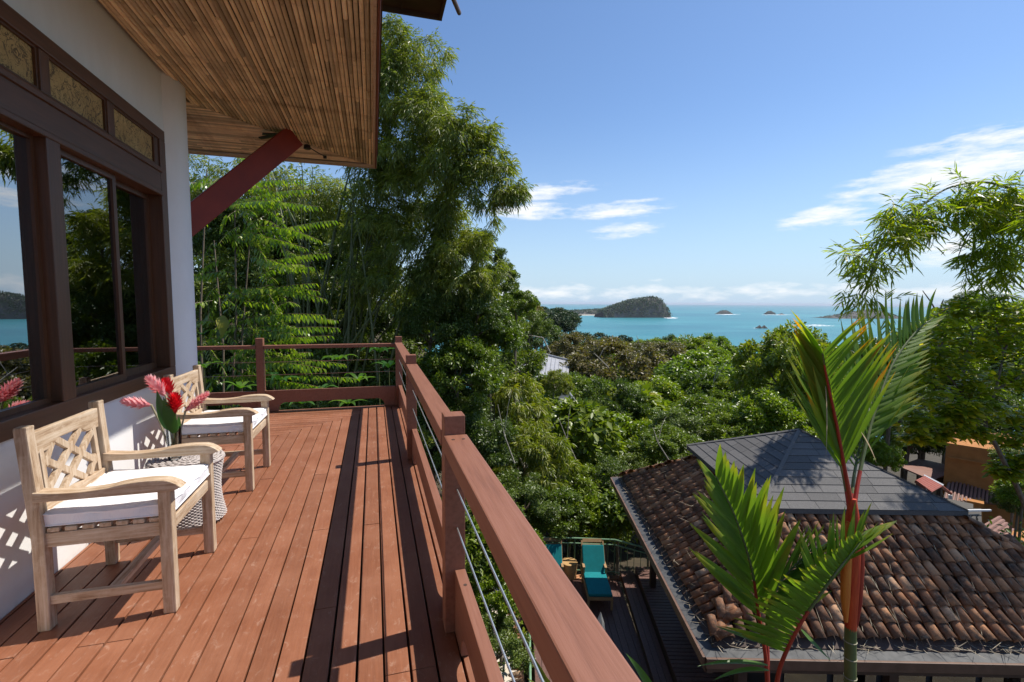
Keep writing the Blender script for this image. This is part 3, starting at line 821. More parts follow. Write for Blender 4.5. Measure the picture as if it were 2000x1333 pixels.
def make_cushion(label, x, y):
    n = 14; V = []; Fq = []
    X0, X1, Y_0, Y_1 = .03, .535, .022, .613
    rings = []
    for (ins, z_) in ((.012, 0), (0, .012), (0, .058), (.014, .072)):
        ring = []
        for i in range(4 * n):
            s_, u = divmod(i, n); u /= n
            a0, a1, b0_, b1_ = X0 + ins, X1 - ins, Y_0 + ins, Y_1 - ins
            p = [(a0 + u * (a1 - a0), b0_), (a1, b0_ + u * (b1_ - b0_)), (a1 - u * (a1 - a0), b1_), (a0, b1_ - u * (b1_ - b0_))][s_]
            wob = .004 * math.sin(i * 2.1 + z_ * 60) + .003 * math.sin(i * 5.3)
            sag = -.010 * math.sin(math.pi * (p[0] - X0) / (X1 - X0)) - .006 * math.sin(math.pi * (p[1] - Y_0) / (Y_1 - Y_0))
            ring.append((p[0] + (wob if s_ in (1, 3) else 0) * (z_ > .02), p[1] + (wob if s_ in (0, 2) else 0) * (z_ > .02), z_ + sag * (z_ > .05)))
        rings.append(ring)
    # rows along x on the top and bottom, tied into the rings
    m_ = MB(); base = 0
    for r_ in rings: m_.v += r_
    N = 4 * n
    for k in range(3):
        for i in range(N): m_.f.append((k * N + i, k * N + (i + 1) % N, (k + 1) * N + (i + 1) % N, (k + 1) * N + i))
    # top grid
    g = {}
    for i in range(n + 1):
        for j in range(n + 1):
            if i in (0, n) or j in (0, n):
                if j == 0 and i < n: idx = i
                elif i == n and j < n: idx = n + j
                elif j == n and i > 0: idx = 2 * n + (n - i)
                else: idx = 3 * n + (n - j)
                g[i, j] = 3 * N + idx % N
            else:
                u, v_ = i / n, j / n
                x_ = X0 + .014 + u * (X1 - X0 - .028); y_ = Y_0 + .014 + v_ * (Y_1 - Y_0 - .028)
                g[i, j] = len(m_.v)
                m_.v.append((x_, y_, .072 + .013 * min(1, 4 * min(u, 1 - u, v_, 1 - v_)) - .012 * math.sin(math.pi * u) * math.sin(math.pi * v_) + .002 * math.sin(9 * u + 3 * v_)))
    for i in range(n):
        for j in range(n): m_.f.append((g[i, j], g[i + 1, j], g[i + 1, j + 1], g[i, j + 1]))
    m_.f.append(tuple(range(N))[::-1])
    o_ = m_.build('seat_cushion', 'cotton', None, True)
    for rz in (2, 1):
        ring = rings[rz]; MB().tube([(q[0], q[1], q[2] + (.004 if rz == 2 else -.004)) for q in ring] + [ring[0]], .0042, 6).build('piping', 'cotton', o_, True)
    o_.location = (x, y, .4755)
    return tag(o_, label, 'cushion', 'seat cushions')
CX, CY1, CY2 = -1.478, 2.575, 4.145
ch1 = make_chair(); ch1.location = (CX, CY1, .0015)
tag(ch1, 'weathered teak armchair nearest the camera beside the wall', 'chair', 'teak armchairs')
ch2 = copy_tree(ch1); ch2.location = (CX, CY2, .0015); ch2.rotation_euler = (0, 0, R_(-1.0))
ch2['label'] = 'weathered teak armchair behind the wicker table near the column'
make_cushion('white seat cushion on the teak armchair nearest the camera', CX, CY1)
make_cushion('white seat cushion on the teak armchair behind the wicker table', CX, CY2).rotation_euler = (0, 0, R_(-1.0))

# wicker side table with woven rings and staves
TX, TY = -1.225, 3.665
wk = thing('wicker_table', 'round grey woven wicker side table between the armchairs', 'table', (TX, TY, 0))
def tr_(z_): u = z_ / .44; return .215 - .030 * math.sin(math.pi * min(1, u * 1.05)) + .012 * (1 - u)
core = MB().lathe([(tr_(z_) - .008, z_) for z_ in np.linspace(.03, .43, 12)], 40, (TX, TY, 0)); core.build('core', 'room_dark', wk, True)
wv = MB(); rows = 44
for i in range(rows):
    z_ = .03 + i * (.40 / rows); n = 76; r0 = tr_(z_)
    V = []
    for j in range(n):
        a_ = 2 * math.pi * j / n; off = .0042 * (1 if (j + i) % 2 else -1)
        for dz_, dr in ((-.0040, -.003), (0, .002), (.0040, -.003)):
            V.append((TX + (r0 + off + dr) * math.cos(a_), TY + (r0 + off + dr) * math.sin(a_), z_ + dz_))
    Fq = []
    for j in range(n):
        j2 = (j + 1) % n
        Fq += [(3 * j, 3 * j2, 3 * j2 + 1, 3 * j + 1), (3 * j + 1, 3 * j2 + 1, 3 * j2 + 2, 3 * j + 2)]
    wv.add(V, Fq)
tag(wv.build('woven_side', 'wicker', wk, True), kind='stuff')
tp = MB().lathe([(.0, .448), (.10, .448), (.205, .446), (.222, .440), (.226, .428), (.218, .416), (.19, .412)], 48, (TX, TY, 0), False)
top_o = tp.build('table_top', 'wicker', wk, True)
rg = MB()
for i in range(9):
    r0 = .03 + i * .022; n = 60; V = []
    for j in range(n):
        a_ = 2 * math.pi * j / n; off = .0028 * (1 if (j // 2 + i) % 2 else -1)
        for dr, dz_ in ((-.010, 0), (0, .0045), (.010, 0)):
            V.append((TX + (r0 + dr) * math.cos(a_), TY + (r0 + dr) * math.sin(a_), .449 + off + dz_))
    rg.add(V, [q for j in range(n) for q in ((3 * j, 3 * ((j + 1) % n), 3 * ((j + 1) % n) + 1, 3 * j + 1), (3 * j + 1, 3 * ((j + 1) % n) + 1, 3 * ((j + 1) % n) + 2, 3 * j + 2))])
tag(rg.build('woven_ring', 'wicker', top_o, True), kind='stuff')
for k in range(4):
    a_ = math.pi / 4 + k * math.pi / 2
    MB().lathe([(.014, 0.0), (.016, .04)], 10, (TX + .19 * math.cos(a_), TY + .19 * math.sin(a_), .0)).build('foot', 'wicker', wk, True)

# vase with ginger flowers
VX, VY, VZ = -1.275, 3.62, .4575
vs = thing('glass_vase', 'clear glass vase standing on the wicker table', 'vase', (VX, VY, VZ))
pr = [(.0, 0), (.036, 0), (.040, .006), (.041, .10), (.046, .205), (.0435, .205), (.0385, .10), (.037, .014), (.0, .014)]
MB().lathe(pr, 28, (VX, VY, VZ), False).build('glass', 'vase_glass', vs, True)
MB().lathe([(.0, .016), (.0355, .016), (.037, .09), (.037, .0905), (0, .091)], 24, (VX, VY, VZ), False).build('water', 'water_in_vase', vs, True)

def leaf_arrays(P, D, N, L, W, droop=0.0, seg=1, fold=.15):
    """leaf blades: P base, D direction, N rough normal; seg 1 = 2 triangles, seg 3 = curved blade"""
    P = np.asarray(P, float); n = len(P)
    D = D / (np.linalg.norm(D, axis=1, keepdims=True) + 1e-9)
    S_ = np.cross(D, N); S_ /= (np.linalg.norm(S_, axis=1, keepdims=True) + 1e-9)
    N = np.cross(S_, D)
    L = np.broadcast_to(np.asarray(L, float), (n,))[:, None]; W = np.broadcast_to(np.asarray(W, float), (n,))[:, None]
    if seg == 1:
        V = np.empty((n, 4, 3))
        V[:, 0] = P; m_ = P + D * L * .45
        V[:, 1] = m_ + S_ * W * .5 + N * W * fold; V[:, 2] = P + D * L + np.array([0, 0, -1.]) * L * droop; V[:, 3] = m_ - S_ * W * .5 + N * W * fold
        b = np.arange(n)[:, None] * 4
        F = np.concatenate([b + [0, 1, 2], b + [0, 2, 3]])
        al = np.tile([0, .45, 1, .45], n)
        return V.reshape(-1, 3), [F], 4, al
    V = np.empty((n, 6, 3)); dn = np.array([0, 0, -1.])
    def c(t_): return P + D * L * t_ + dn * L * droop * t_ * t_
    V[:, 0] = c(0); a_ = c(.3); b_ = c(.68)
    V[:, 1] = a_ + S_ * W * .48 + N * W * fold; V[:, 2] = a_ - S_ * W * .48 + N * W * fold
    V[:, 3] = b_ + S_ * W * .40 + N * W * fold; V[:, 4] = b_ - S_ * W * .40 + N * W * fold
    V[:, 5] = c(1)
    b = np.arange(n)[:, None] * 6
    T = np.concatenate([b + [0, 1, 2], b + [3, 5, 4]]); Q = b + [1, 3, 4, 2]
    return V.reshape(-1, 3), [T, Q], 6, np.tile([0, .3, .3, .68, .68, 1], n)
def unit(v): v = np.asarray(v, float); return v / (np.linalg.norm(v, axis=-1, keepdims=True) + 1e-9)

def ginger(base, tip, start, r, colour, label):
    """flower spike of overlapping bracts between start..tip on a stem rising from the vase"""
    f_ = thing('ginger_flower', label, 'flower', tuple(base), 'ginger flowers in the vase')
    base, tip, start = map(np.array, (base, tip, start))
    ax = unit(tip - start); Ls = np.linalg.norm(tip - start)
    a_ = unit(np.cross(ax, (.3, .5, .8))); b_ = np.cross(ax, a_)
    mid = (base * .45 + start * .55) + np.array([0, 0, .03])
    MB().tube([base, mid, start, start + ax * Ls * .7], [.006, .006, .007, .004], 8).build('stem', 'palm_stem' if colour == 'petal_red' else 'stem_ring', f_, True)
    Ps, Ds, Ns, Ls_, Ws = [], [], [], [], []
    nb = 92
    for i in range(nb):
        u = i / nb; an = i * 2.39996
        rad = a_ * math.cos(an) + b_ * math.sin(an)
        env = r * (.35 + .65 * math.sin(math.pi * min(1, .18 + u * .80)) ** .7)
        p_ = start + ax * Ls * (u * .86) + rad * env * .25
        d_ = rad * (.95 - .45 * u) + ax * (.75 + .9 * u * u)
        if u < .12: d_ = rad * .4 + ax
        Ps.append(p_); Ds.append(d_); Ns.append(ax * 1.0 - rad * .4 + 1e-3); Ls_.append(env * (1.05 if u < .85 else .8) + .012); Ws.append(env * .46)
    Ps = np.array(Ps)
    V, Fc, k, al = leaf_arrays(Ps, np.array(Ds), np.array(Ns), np.array(Ls_), np.array(Ws), -.06, 3, .22)
    tint = np.repeat(rng.random(nb) * .6, k) + al * .4
    obj('bract_head', mesh_np('bract_head', V, Fc, {'tint': tint}, True), colour, f_)
    return f_
vb = np.array([VX, VY, VZ + .02])
def fp(px, py, Y=3.62):
    r = ray(px, py); return EYE + r * (Y / r[1])
ginger(vb + [-.02, 0, 0], fp(233, 783, 3.56), fp(296, 792, 3.60), .042, 'petal_pink', 'pink ginger flower pointing left out of the vase')
ginger(vb + [-.01, .01, 0], fp(286, 734, 3.66), fp(324, 774, 3.64), .048, 'petal_pink', 'pink ginger flower at the top left of the bouquet')
ginger(vb + [.01, .015, 0], fp(411, 764, 3.66), fp(362, 804, 3.64), .036, 'petal_pink', 'slim pink ginger flower pointing right out of the vase')
ginger(vb + [0, .01, 0], fp(323, 740, 3.74), fp(334, 772, 3.70), .042, 'petal_red', 'red ginger flower at the top of the bouquet')
ginger(vb + [.01, -.01, 0], fp(341, 769, 3.52), fp(342, 808, 3.56), .047, 'petal_red', 'large red ginger flower at the front of the bouquet')
def blade(pts, wmax, up, mat, name, parent=None, attr='tint', val=.5, nseg=10):
    """broad leaf blade along a curve (quadratic through 3 points), two halves folded at the midrib"""
    p0, p1, p2 = map(np.array, pts); V = []; Fq = []
    for i in range(nseg + 1):
        u = i / nseg
        c = (1 - u) ** 2 * p0 + 2 * u * (1 - u) * p1 + u * u * p2
        d = unit(2 * (1 - u) * (p1 - p0) + 2 * u * (p2 - p1)); s_ = unit(np.cross(d, up)); n_ = np.cross(s_, d)
        wd = wmax * (math.sin(math.pi * min(1, .04 + u) ** .8) ** .75 if u < .97 else .02)
        V += [c + s_ * wd + n_ * wd * .28, c, c - s_ * wd + n_ * wd * .28]
        if i: b = 3 * i; Fq += [(b - 3, b - 2, b + 1, b), (b - 2, b - 1, b + 2, b + 1)]
    me = mesh_np(name, V, [np.array(Fq)], {attr: np.full(len(V), val)}, True)
    return obj(name, me, mat, parent)
for i, (pts, wd, lab) in enumerate((((fp(336, 842, 3.60), fp(318, 815, 3.60), fp(306, 762, 3.58)), .034, 'broad green leaf at the left of the bouquet'),
                                    ((fp(340, 846, 3.57), fp(332, 815, 3.54), fp(319, 776, 3.50)), .034, 'broad dark green leaf in the middle of the bouquet'),
                                    ((fp(345, 844, 3.66), fp(350, 832, 3.70), fp(349, 812, 3.72)), .016, 'small green leaf at the right of the bouquet'))):
    lf_ = tag(blade(pts, wd, (.2, -1, .25), 'leaf_arr', 'ginger_leaf', None, 'tint', .3 + .2 * i), lab, 'leaf', 'leaves in the vase')
    MB().tube([vb + [(i - 1) * .012, 0, 0], np.array(pts[0]) * .5 + vb * .5, np.array(pts[0]) * .98 + np.array(pts[1]) * .02], .0035, 6).build('leaf_stalk', 'palm_stem', lf_, True)

# ------------------------------------------------------------------ pavilion below the terrace
PA = np.array([4.116, 4.938, 0.0])
PU = np.array([math.cos(R_(17)), -math.sin(R_(17)), 0]); PV = np.array([math.sin(R_(17)), math.cos(R_(17)), 0])
def pv(u, v, z): return PA + PU * u + PV * v + np.array([0, 0, z])
ZE, PL, RISE = -2.9, 6.06, 1.1 / 1.62
pav = thing('pavilion', 'open pavilion with weathered clay tile roof and grey shingle cap', 'pavilion', tuple(pv(3, 3, -5.4)))
base = MB()
top_t = 1.95
for (o_, al, inn) in ((pv(0, 0, 0), PU, PV), (pv(0, 0, 0), PV, PU), (pv(PL, 0, 0), PV, -PU), (pv(0, PL, 0), PU, -PV)):
    q = [o_ + al * .02 + inn * .02 + [0, 0, ZE], o_ + al * (PL - .02) + inn * .02 + [0, 0, ZE],
         o_ + al * (PL - top_t) + inn * top_t + [0, 0, ZE + top_t * RISE], o_ + al * top_t + inn * top_t + [0, 0, ZE + top_t * RISE]]
    base.prism(q, (0, 0, -.05))
roof_o = base.build('tile_roof', 'dark_timber', pav)
def tile_mesh(seed, L=.27, r0=.077, r1=.062, n=6):
    rs = random.Random(seed); V = []; th = .014
    for rr, y_, lift in ((r0, 0, .012), (r1, L, -.012)):
        for k in range(n + 1):
            a_ = math.pi * (k / n); jag = rs.uniform(-.006, .006)
            V.append((-rr * math.cos(a_), y_ + jag, rr * math.sin(a_) * .86 + lift))
    for rr, y_, lift in ((r0 - th, 0.002, .012), (r1 - th, L, -.012)):
        for k in range(n + 1):
            a_ = math.pi * (k / n); V.append((-rr * math.cos(a_), y_, rr * math.sin(a_) * .86 + lift))
    m_ = n + 1; Fq = []
    for k in range(n):
        Fq += [(k, k + 1, m_ + k + 1, m_ + k), (2 * m_ + k + 1, 2 * m_ + k, 3 * m_ + k, 3 * m_ + k + 1), (k + 1, k, 2 * m_ + k, 2 * m_ + k + 1)]
    Fq += [(0, m_, 3 * m_, 2 * m_), (n, 2 * m_ + n, 3 * m_ + n, m_ + n)]
    me = bpy.data.meshes.new('clay_tile'); me.from_pydata(V, [], Fq); me.update()
    me.polygons.foreach_set('use_smooth', np.array([i % 3 != 2 for i in range(3 * n)] + [False, False]))
    me.materials.append(MATS['clay_tile'])
    return me
TM = [tile_mesh(s_, .27 + .012 * (s_ % 3 - 1)) for s_ in range(5)]
def slope_tiles(org, along, inward, length, depth, z0, rise, pitch=.166, expo=.205, rs=random.Random(3), start=.10):
    """list of (matrix, mesh) of barrel tiles on one hipped slope"""
    out = []
    ups = unit(inward + np.array([0, 0, rise])); nrm = unit(np.cross(along, ups))
    if nrm[2] < 0: nrm = -nrm
    cosw = 1 / math.sqrt(1 + rise * rise)
    nc = int(length / pitch)
    for i in range(nc):
        s_ = (i + .5) * length / nc; j = 0
        while True:
            t_ = start + j * expo * cosw + rs.uniform(-.012, .012)
            if t_ > min(s_ + .02, length - s_ + .02, depth): break
            p = org + along * s_ + inward * t_ + np.array([0, 0, z0 + t_ * rise]) + nrm * .012
            rot = rs.gauss(0, .055); tilt = rs.gauss(0, .03)
            ax = unit(np.cross(ups, nrm)); X_ = ax * math.cos(rot) + ups * math.sin(rot); Y_ = ups * math.cos(rot) - ax * math.sin(rot)
            Y_ = unit(Y_ + nrm * tilt); Z_ = np.cross(X_, Y_)
            M = Matrix(((X_[0], Y_[0], Z_[0], p[0]), (X_[1], Y_[1], Z_[1], p[1]), (X_[2], Y_[2], Z_[2], p[2] + rs.uniform(0, .008)), (0, 0, 0, 1)))
            out.append((M, rs.choice(TM))); j += 1
    return out
vis = slope_tiles(pv(0, 0, 0), PU, PV, PL, 1.75, ZE, RISE) + slope_tiles(pv(0, 0, 0), PV, PU, PL, 1.75, ZE, RISE)
vis.sort(key=lambda q: (np.array(q[0].translation) - EYE) @ FWD + (6 if ((np.array(q[0].translation) - EYE) @ RGT) > 1.07 * ((np.array(q[0].translation) - EYE) @ FWD) else 0))
hid = slope_tiles(pv(PL, 0, 0), PV, -PU, PL, 1.75, ZE, RISE) + slope_tiles(pv(0, PL, 0), PU, -PV, PL, 1.75, ZE, RISE)
def join_tiles(lst, name, parent):
    VV, FF, TT = [], [], []; b = 0
    for M, me in lst:
        n = len(me.vertices); co = np.empty(n * 3, np.float32); me.vertices.foreach_get('co', co); co = co.reshape(-1, 3)
        m3 = np.array(M)
        VV.append(co @ m3[:3, :3].T + m3[:3, 3]); FF.append(np.array([tuple(p.vertices) for p in me.polygons]) + b); TT.append(np.full(n, random.random())); b += n
    me = mesh_np(name, np.concatenate(VV), FF, {'tint': np.concatenate(TT)})
    return tag(obj(name, me, 'clay_tile', parent), kind='stuff')
def place_part(name, me, M, parent):
    o_ = obj(name, me, None, parent); o_.matrix_basis = M; return o_
for M, me in vis[:288]: place_part('roof_tile', me, M, roof_o)
join_tiles(vis[288:] + hid, 'far_roof_tiles', roof_o)
# hip tiles
RT = tile_mesh(77, .32, .076, .062)
for (c_, du, dv) in (((0, 0), 1, 1), ((PL, 0), -1, 1), ((0, PL), 1, -1)):
    dirv = unit(PU * du + PV * dv + np.array([0, 0, RISE])); nrm = unit(np.array([0, 0, 1]) - dirv * dirv[2]); X_ = np.cross(dirv, nrm)
    for k in range(8):
        p = pv(c_[0], c_[1], ZE) + dirv * (.12 + k * .30) + nrm * .022
        place_part('ridge_tile', RT, Matrix(((X_[0], dirv[0], nrm[0], p[0]), (X_[1], dirv[1], nrm[1], p[1]), (X_[2], dirv[2], nrm[2], p[2]), (0, 0, 0, 1))), roof_o)
# flashing and gutter round the eave
for (o_, al, inn) in ((pv(-.12, -.12, 0), PU, PV), (pv(-.12, -.12, 0), PV, PU), (pv(PL + .12, -.12, 0), PV, -PU), (pv(-.12, PL + .12, 0), PU, -PV)):
    a_, b_ = o_ + [0, 0, ZE - .055], o_ + al * (PL + .24) + [0, 0, ZE - .055]
    MB().prism([a_, b_, b_ - al * .24 + inn * .24 + [0, 0, .045], a_ + al * .24 + inn * .24 + [0, 0, .045]], (0, 0, .012)).build('flashing', 'flashing', roof_o)
    MB().bar(a_ - inn * .02 + [0, 0, -.05], b_ - inn * .02 + [0, 0, -.05], .035, .13).build('gutter', 'brown_gutter', roof_o, bevel=.004)
    MB().bar(a_ + inn * .06 + [0, 0, -.12], b_ + inn * .06 + [0, 0, -.12], .08, .16).build('eave_beam', 'dark_timber', roof_o)
# shingled cap
Z2 = -1.70
ub, vb2 = (1.30, 4.52), (1.50, 4.86)
apex = pv(2.78, 3.12, -.865)
C4 = [pv(ub[0], vb2[0], Z2), pv(ub[1], vb2[0], Z2), pv(ub[1], vb2[1], Z2), pv(ub[0], vb2[1], Z2)]
m_ = MB(); m_.add([*C4, apex, *[c - np.array([0, 0, .07]) for c in C4]], [(0, 1, 4), (1, 2, 4), (2, 3, 4), (3, 0, 4), (0, 5, 6, 1), (1, 6, 7, 2), (2, 7, 8, 3), (3, 8, 5, 0), (8, 7, 6, 5)])
cap_o = m_.build('shingle_roof', 'shingle', pav)
rs = random.Random(5)
for k in range(4):
    a_, b_ = C4[k], C4[(k + 1) % 4]
    nrm = unit(np.cross(b_ - a_, apex - a_)); nrm = nrm if nrm[2] > 0 else -nrm
    rows_ = 11
    for j in range(rows_):
        t0, t1 = j / rows_, min(1, (j + 1.0) / rows_)
        lb, rb = a_ + (apex - a_) * t0, b_ + (apex - b_) * t0; lt, rt = a_ + (apex - a_) * t1, b_ + (apex - b_) * t1
        wid = np.linalg.norm(rb - lb); n_ = max(1, int(round(wid / .46))) if k in (0, 3) else 1
        off = (j % 2) * .5
        cuts = [0.0] + [min(1, max(0, (i + off) / n_)) for i in range(1, n_ + 1)]
        cuts = sorted(set(cuts + [1.0])); e = unit(rb - lb); lo_t = (lt - lb) @ e; hi_t = (rt - lb) @ e
        for c0_, c1_ in zip(cuts[:-1], cuts[1:]):
            if (c1_ - c0_) * wid < .03: continue
            s0, s1 = c0_ * wid + .003, c1_ * wid - .003
            up = lt - lb; up = up - e * (up @ e)
            q = [lb + e * s0, lb + e * s1, lb + e * min(max(s1, lo_t), hi_t) + up * .985, lb + e * min(max(s0, lo_t), hi_t) + up * .985]
            th = .012 + rs.uniform(0, .004)
            q = [q[0] + nrm * th, q[1] + nrm * th, q[2] + nrm * .006, q[3] + nrm * .006]
            MB().prism(q, -nrm * .005).build('shingle', 'shingle', cap_o)
    MB().bar(a_ + nrm * .012 + [0, 0, .006], apex + nrm * .012 + [0, 0, .01], .06, .008, nrm).build('hip_cap', 'shingle', cap_o)
# structure under the roof: posts, dark glazed walls
for u_ in (.75, 2.9, 5.3):
    for v_ in (.75, 5.3):
        MB().bar(pv(u_, v_, -5.3), pv(u_, v_, ZE + .3), .13, .13, PU).build('post', 'dark_timber', pav)
for v_ in (2.1, 3.7):
    MB().bar(pv(1.3, v_, -5.3), pv(1.3, v_, ZE + .5), .12, .12, PU).build('post', 'dark_timber', pav)
MB().prism([pv(1.5, 1.1, -5.25), pv(5.2, 1.1, -5.25), pv(5.2, 5.2, -5.25), pv(1.5, 5.2, -5.25)], (0, 0, 2.3)).build('wall', 'room_dark', pav)
for u_ in np.arange(1.5, 5.2, .74):
    MB().prism([pv(u_ + .06, 1.085, -5.2), pv(u_ + .70, 1.085, -5.2), pv(u_ + .70, 1.085, -3.1), pv(u_ + .06, 1.085, -3.1)], -PV * .02).build('window', 'window_glass', pav)
MB().prism([pv(.55, -.2, -5.62), pv(6.2, -.2, -5.62), pv(6.2, 6.2, -5.62), pv(.55, 6.2, -5.62)], (0, 0, .3)).build('plinth', 'dark_timber', pav)
# dry straw and leaves fallen on the roof and in the gutter
V, Fq, N_ = [], [], 820
rs = random.Random(8)
st = []
for k in range(N_):
    fr = rs.random()
    if fr < .55:                                         # front slope, mostly in the channels
        t_ = .05 + 1.75 * rs.random() ** 1.0; s_ = t_ + rs.random() * (PL - 2 * t_); n32 = int(PL / .166); s_ = (round(s_ / PL * n32) + rs.gauss(0, .13)) * PL / n32
        p = pv(s_, t_, ZE + t_ * RISE + .05); d = PV + np.array([0, 0, RISE]) + PU * rs.gauss(0, .25)
    elif fr < .64:
        t_ = .05 + 1.6 * rs.random(); s_ = t_ + rs.random() * (PL - 2 * t_)
        p = pv(t_, s_, ZE + t_ * RISE + .085); d = np.array([rs.gauss(0, 1), rs.gauss(0, 1), .2])
    elif fr < .86:
        s_ = rs.random() * PL; p = pv(s_, -.02 + rs.random() * .16, ZE + .03); d = np.array([rs.gauss(0, 1), rs.gauss(0, 1), .1])
    else:
        s_ = rs.random() * PL; p = pv(-.02 + rs.random() * .16, s_, ZE + .03); d = np.array([rs.gauss(0, 1), rs.gauss(0, 1), .1])
    st.append((p, d))
Pn = np.array([q[0] for q in st]); Dn = np.array([q[1] for q in st])
V, Fc, kk, al = leaf_arrays(Pn, Dn, rng.normal(0, .4, (N_, 3)) + [0, 0, 1.], rng.uniform(.08, .34, N_), rng.uniform(.004, .010, N_), -.08, 3, .1)
tag(obj('fallen_straw', mesh_np('fallen_straw', V, Fc), 'straw', None), 'pale dry straw and leaf litter scattered over the tile roof', 'litter', kind='stuff')

# lower terrace
ZD = -5.7
ld = MB().prism([pv(-2.15, -3.2, ZD - .22), pv(.1, -3.2, ZD - .22), pv(.1, 6.45, ZD - .22), pv(-2.15, 6.45, ZD - .22)], (0, 0, .17)).build('lower_deck', 'dark_timber')
tag(ld, kind='structure')
u_ = -2.15
while u_ < .05:
    q = [pv(u_, -3.2, ZD - .04), pv(u_ + .135, -3.2, ZD - .04), pv(u_ + .135, 6.2, ZD - .04), pv(u_, 6.2, ZD - .04)]
    MB().prism(q, (0, 0, .04)).build('deck_board', 'lower_boards', ld, bevel=.003); u_ += .142
def fu(v): return .06 + (v - 2.85) * .035                   # the flight of steps is a little askew
for lvl, (du, zt, wdt) in enumerate(((0, ZD + .2, .34), (.36, ZD + .4, .0))):
    if lvl == 0:
        for k in range(3):
            q = [pv(fu(-3.2) + k * .118, -3.2, zt - .04), pv(fu(-3.2) + k * .118 + .112, -3.2, zt - .04), pv(fu(6.3) + k * .118 + .112, 6.3, zt - .04), pv(fu(6.3) + k * .118, 6.3, zt - .04)]
            MB().prism(q, (0, 0, .04)).build('step_board', 'lower_boards', ld, bevel=.003)
        MB().prism([pv(fu(-3.2) + .01, -3.2, ZD), pv(fu(-3.2) + .35, -3.2, ZD), pv(fu(6.3) + .35, 6.3, ZD), pv(fu(6.3) + .01, 6.3, ZD)], (0, 0, .158)).build('riser', 'dark_timber', ld)
    else:
        v_ = -3.2
        while v_ < 6.1:
            q = [pv(fu(v_) + du, v_, zt - .03), pv(1.5, v_, zt - .03), pv(1.5, v_ + .085, zt - .03), pv(fu(v_) + du, v_ + .085, zt - .03)]
            MB().prism(q, (0, 0, .03)).build('platform_board', 'lower_boards', ld); v_ += .105
        MB().prism([pv(fu(-3.2) + .37, -3.2, ZD), pv(1.49, -3.2, ZD), pv(1.49, 6.2, ZD), pv(fu(6.2) + .37, 6.2, ZD)], (0, 0, .362)).build('riser', 'dark_timber', ld)
# terracotta edging behind the boards
rs = random.Random(4)
u_ = -2.1
while u_ < .7:
    wd = rs.uniform(.16, .3)
    MB().prism([pv(u_, 6.22, ZD - .05), pv(u_ + wd - .012, 6.22, ZD - .05), pv(u_ + wd - .012, 6.44, ZD - .05), pv(u_, 6.44, ZD - .05)], (0, 0, .05 + rs.uniform(0, .015))).build('edging_tile', 'clay_tile', ld, bevel=.006); u_ += wd

def railing(name, label, pts, h, mat, double=True):
    """metal balustrade along points at floor level"""
    t_ = thing(name, label, 'railing', tuple(pts[0]), 'green metal railings of the lower deck')
    pts = [np.array(p, float) for p in pts]; hh = np.array([0, 0, h])
    MB().tube([p + hh for p in pts], .022, 8).build('hand_rail', mat, t_, True)
    if double: MB().tube([p + hh * .86 for p in pts], .016, 8).build('upper_bar', mat, t_, True)
    MB().tube([p + np.array([0, 0, .10]) for p in pts], .014, 8).build('lower_bar', mat, t_, True)
    for a_, b_ in zip(pts[:-1], pts[1:]):
        L = np.linalg.norm(b_ - a_); n = max(2, int(L / .17))
        for i in range(n + 1):
            p = a_ + (b_ - a_) * i / n; main = i in (0, n)
            MB().tube([p + [0, 0, 0 if main else .10], p + hh * (1 if main else .86)], .018 if main else .0085, 6).build('post' if main else 'baluster', mat, t_, True)
    return t_
railing('green_railing', 'green metal railing behind the teal loungers at the deck end', [pv(-2.1, 6.48, ZD), pv(-1.0, 6.48, ZD), pv(.05, 6.42, ZD), pv(.95, 5.9, ZD + .0)], .98, 'green_paint')
ra, rb = atz(1034, 1190, ZD + .9), atz(1036, 1345, ZD + .9)
rd = unit(rb - ra); rc = rb + rd * .15
railing('green_railing', 'pale green side railing of the lower deck below the terrace rail', [ra - [0, 0, .9], (ra + rb) / 2 - [0, 0, .9], rb - [0, 0, .9]], .9, 'green_paint', False)

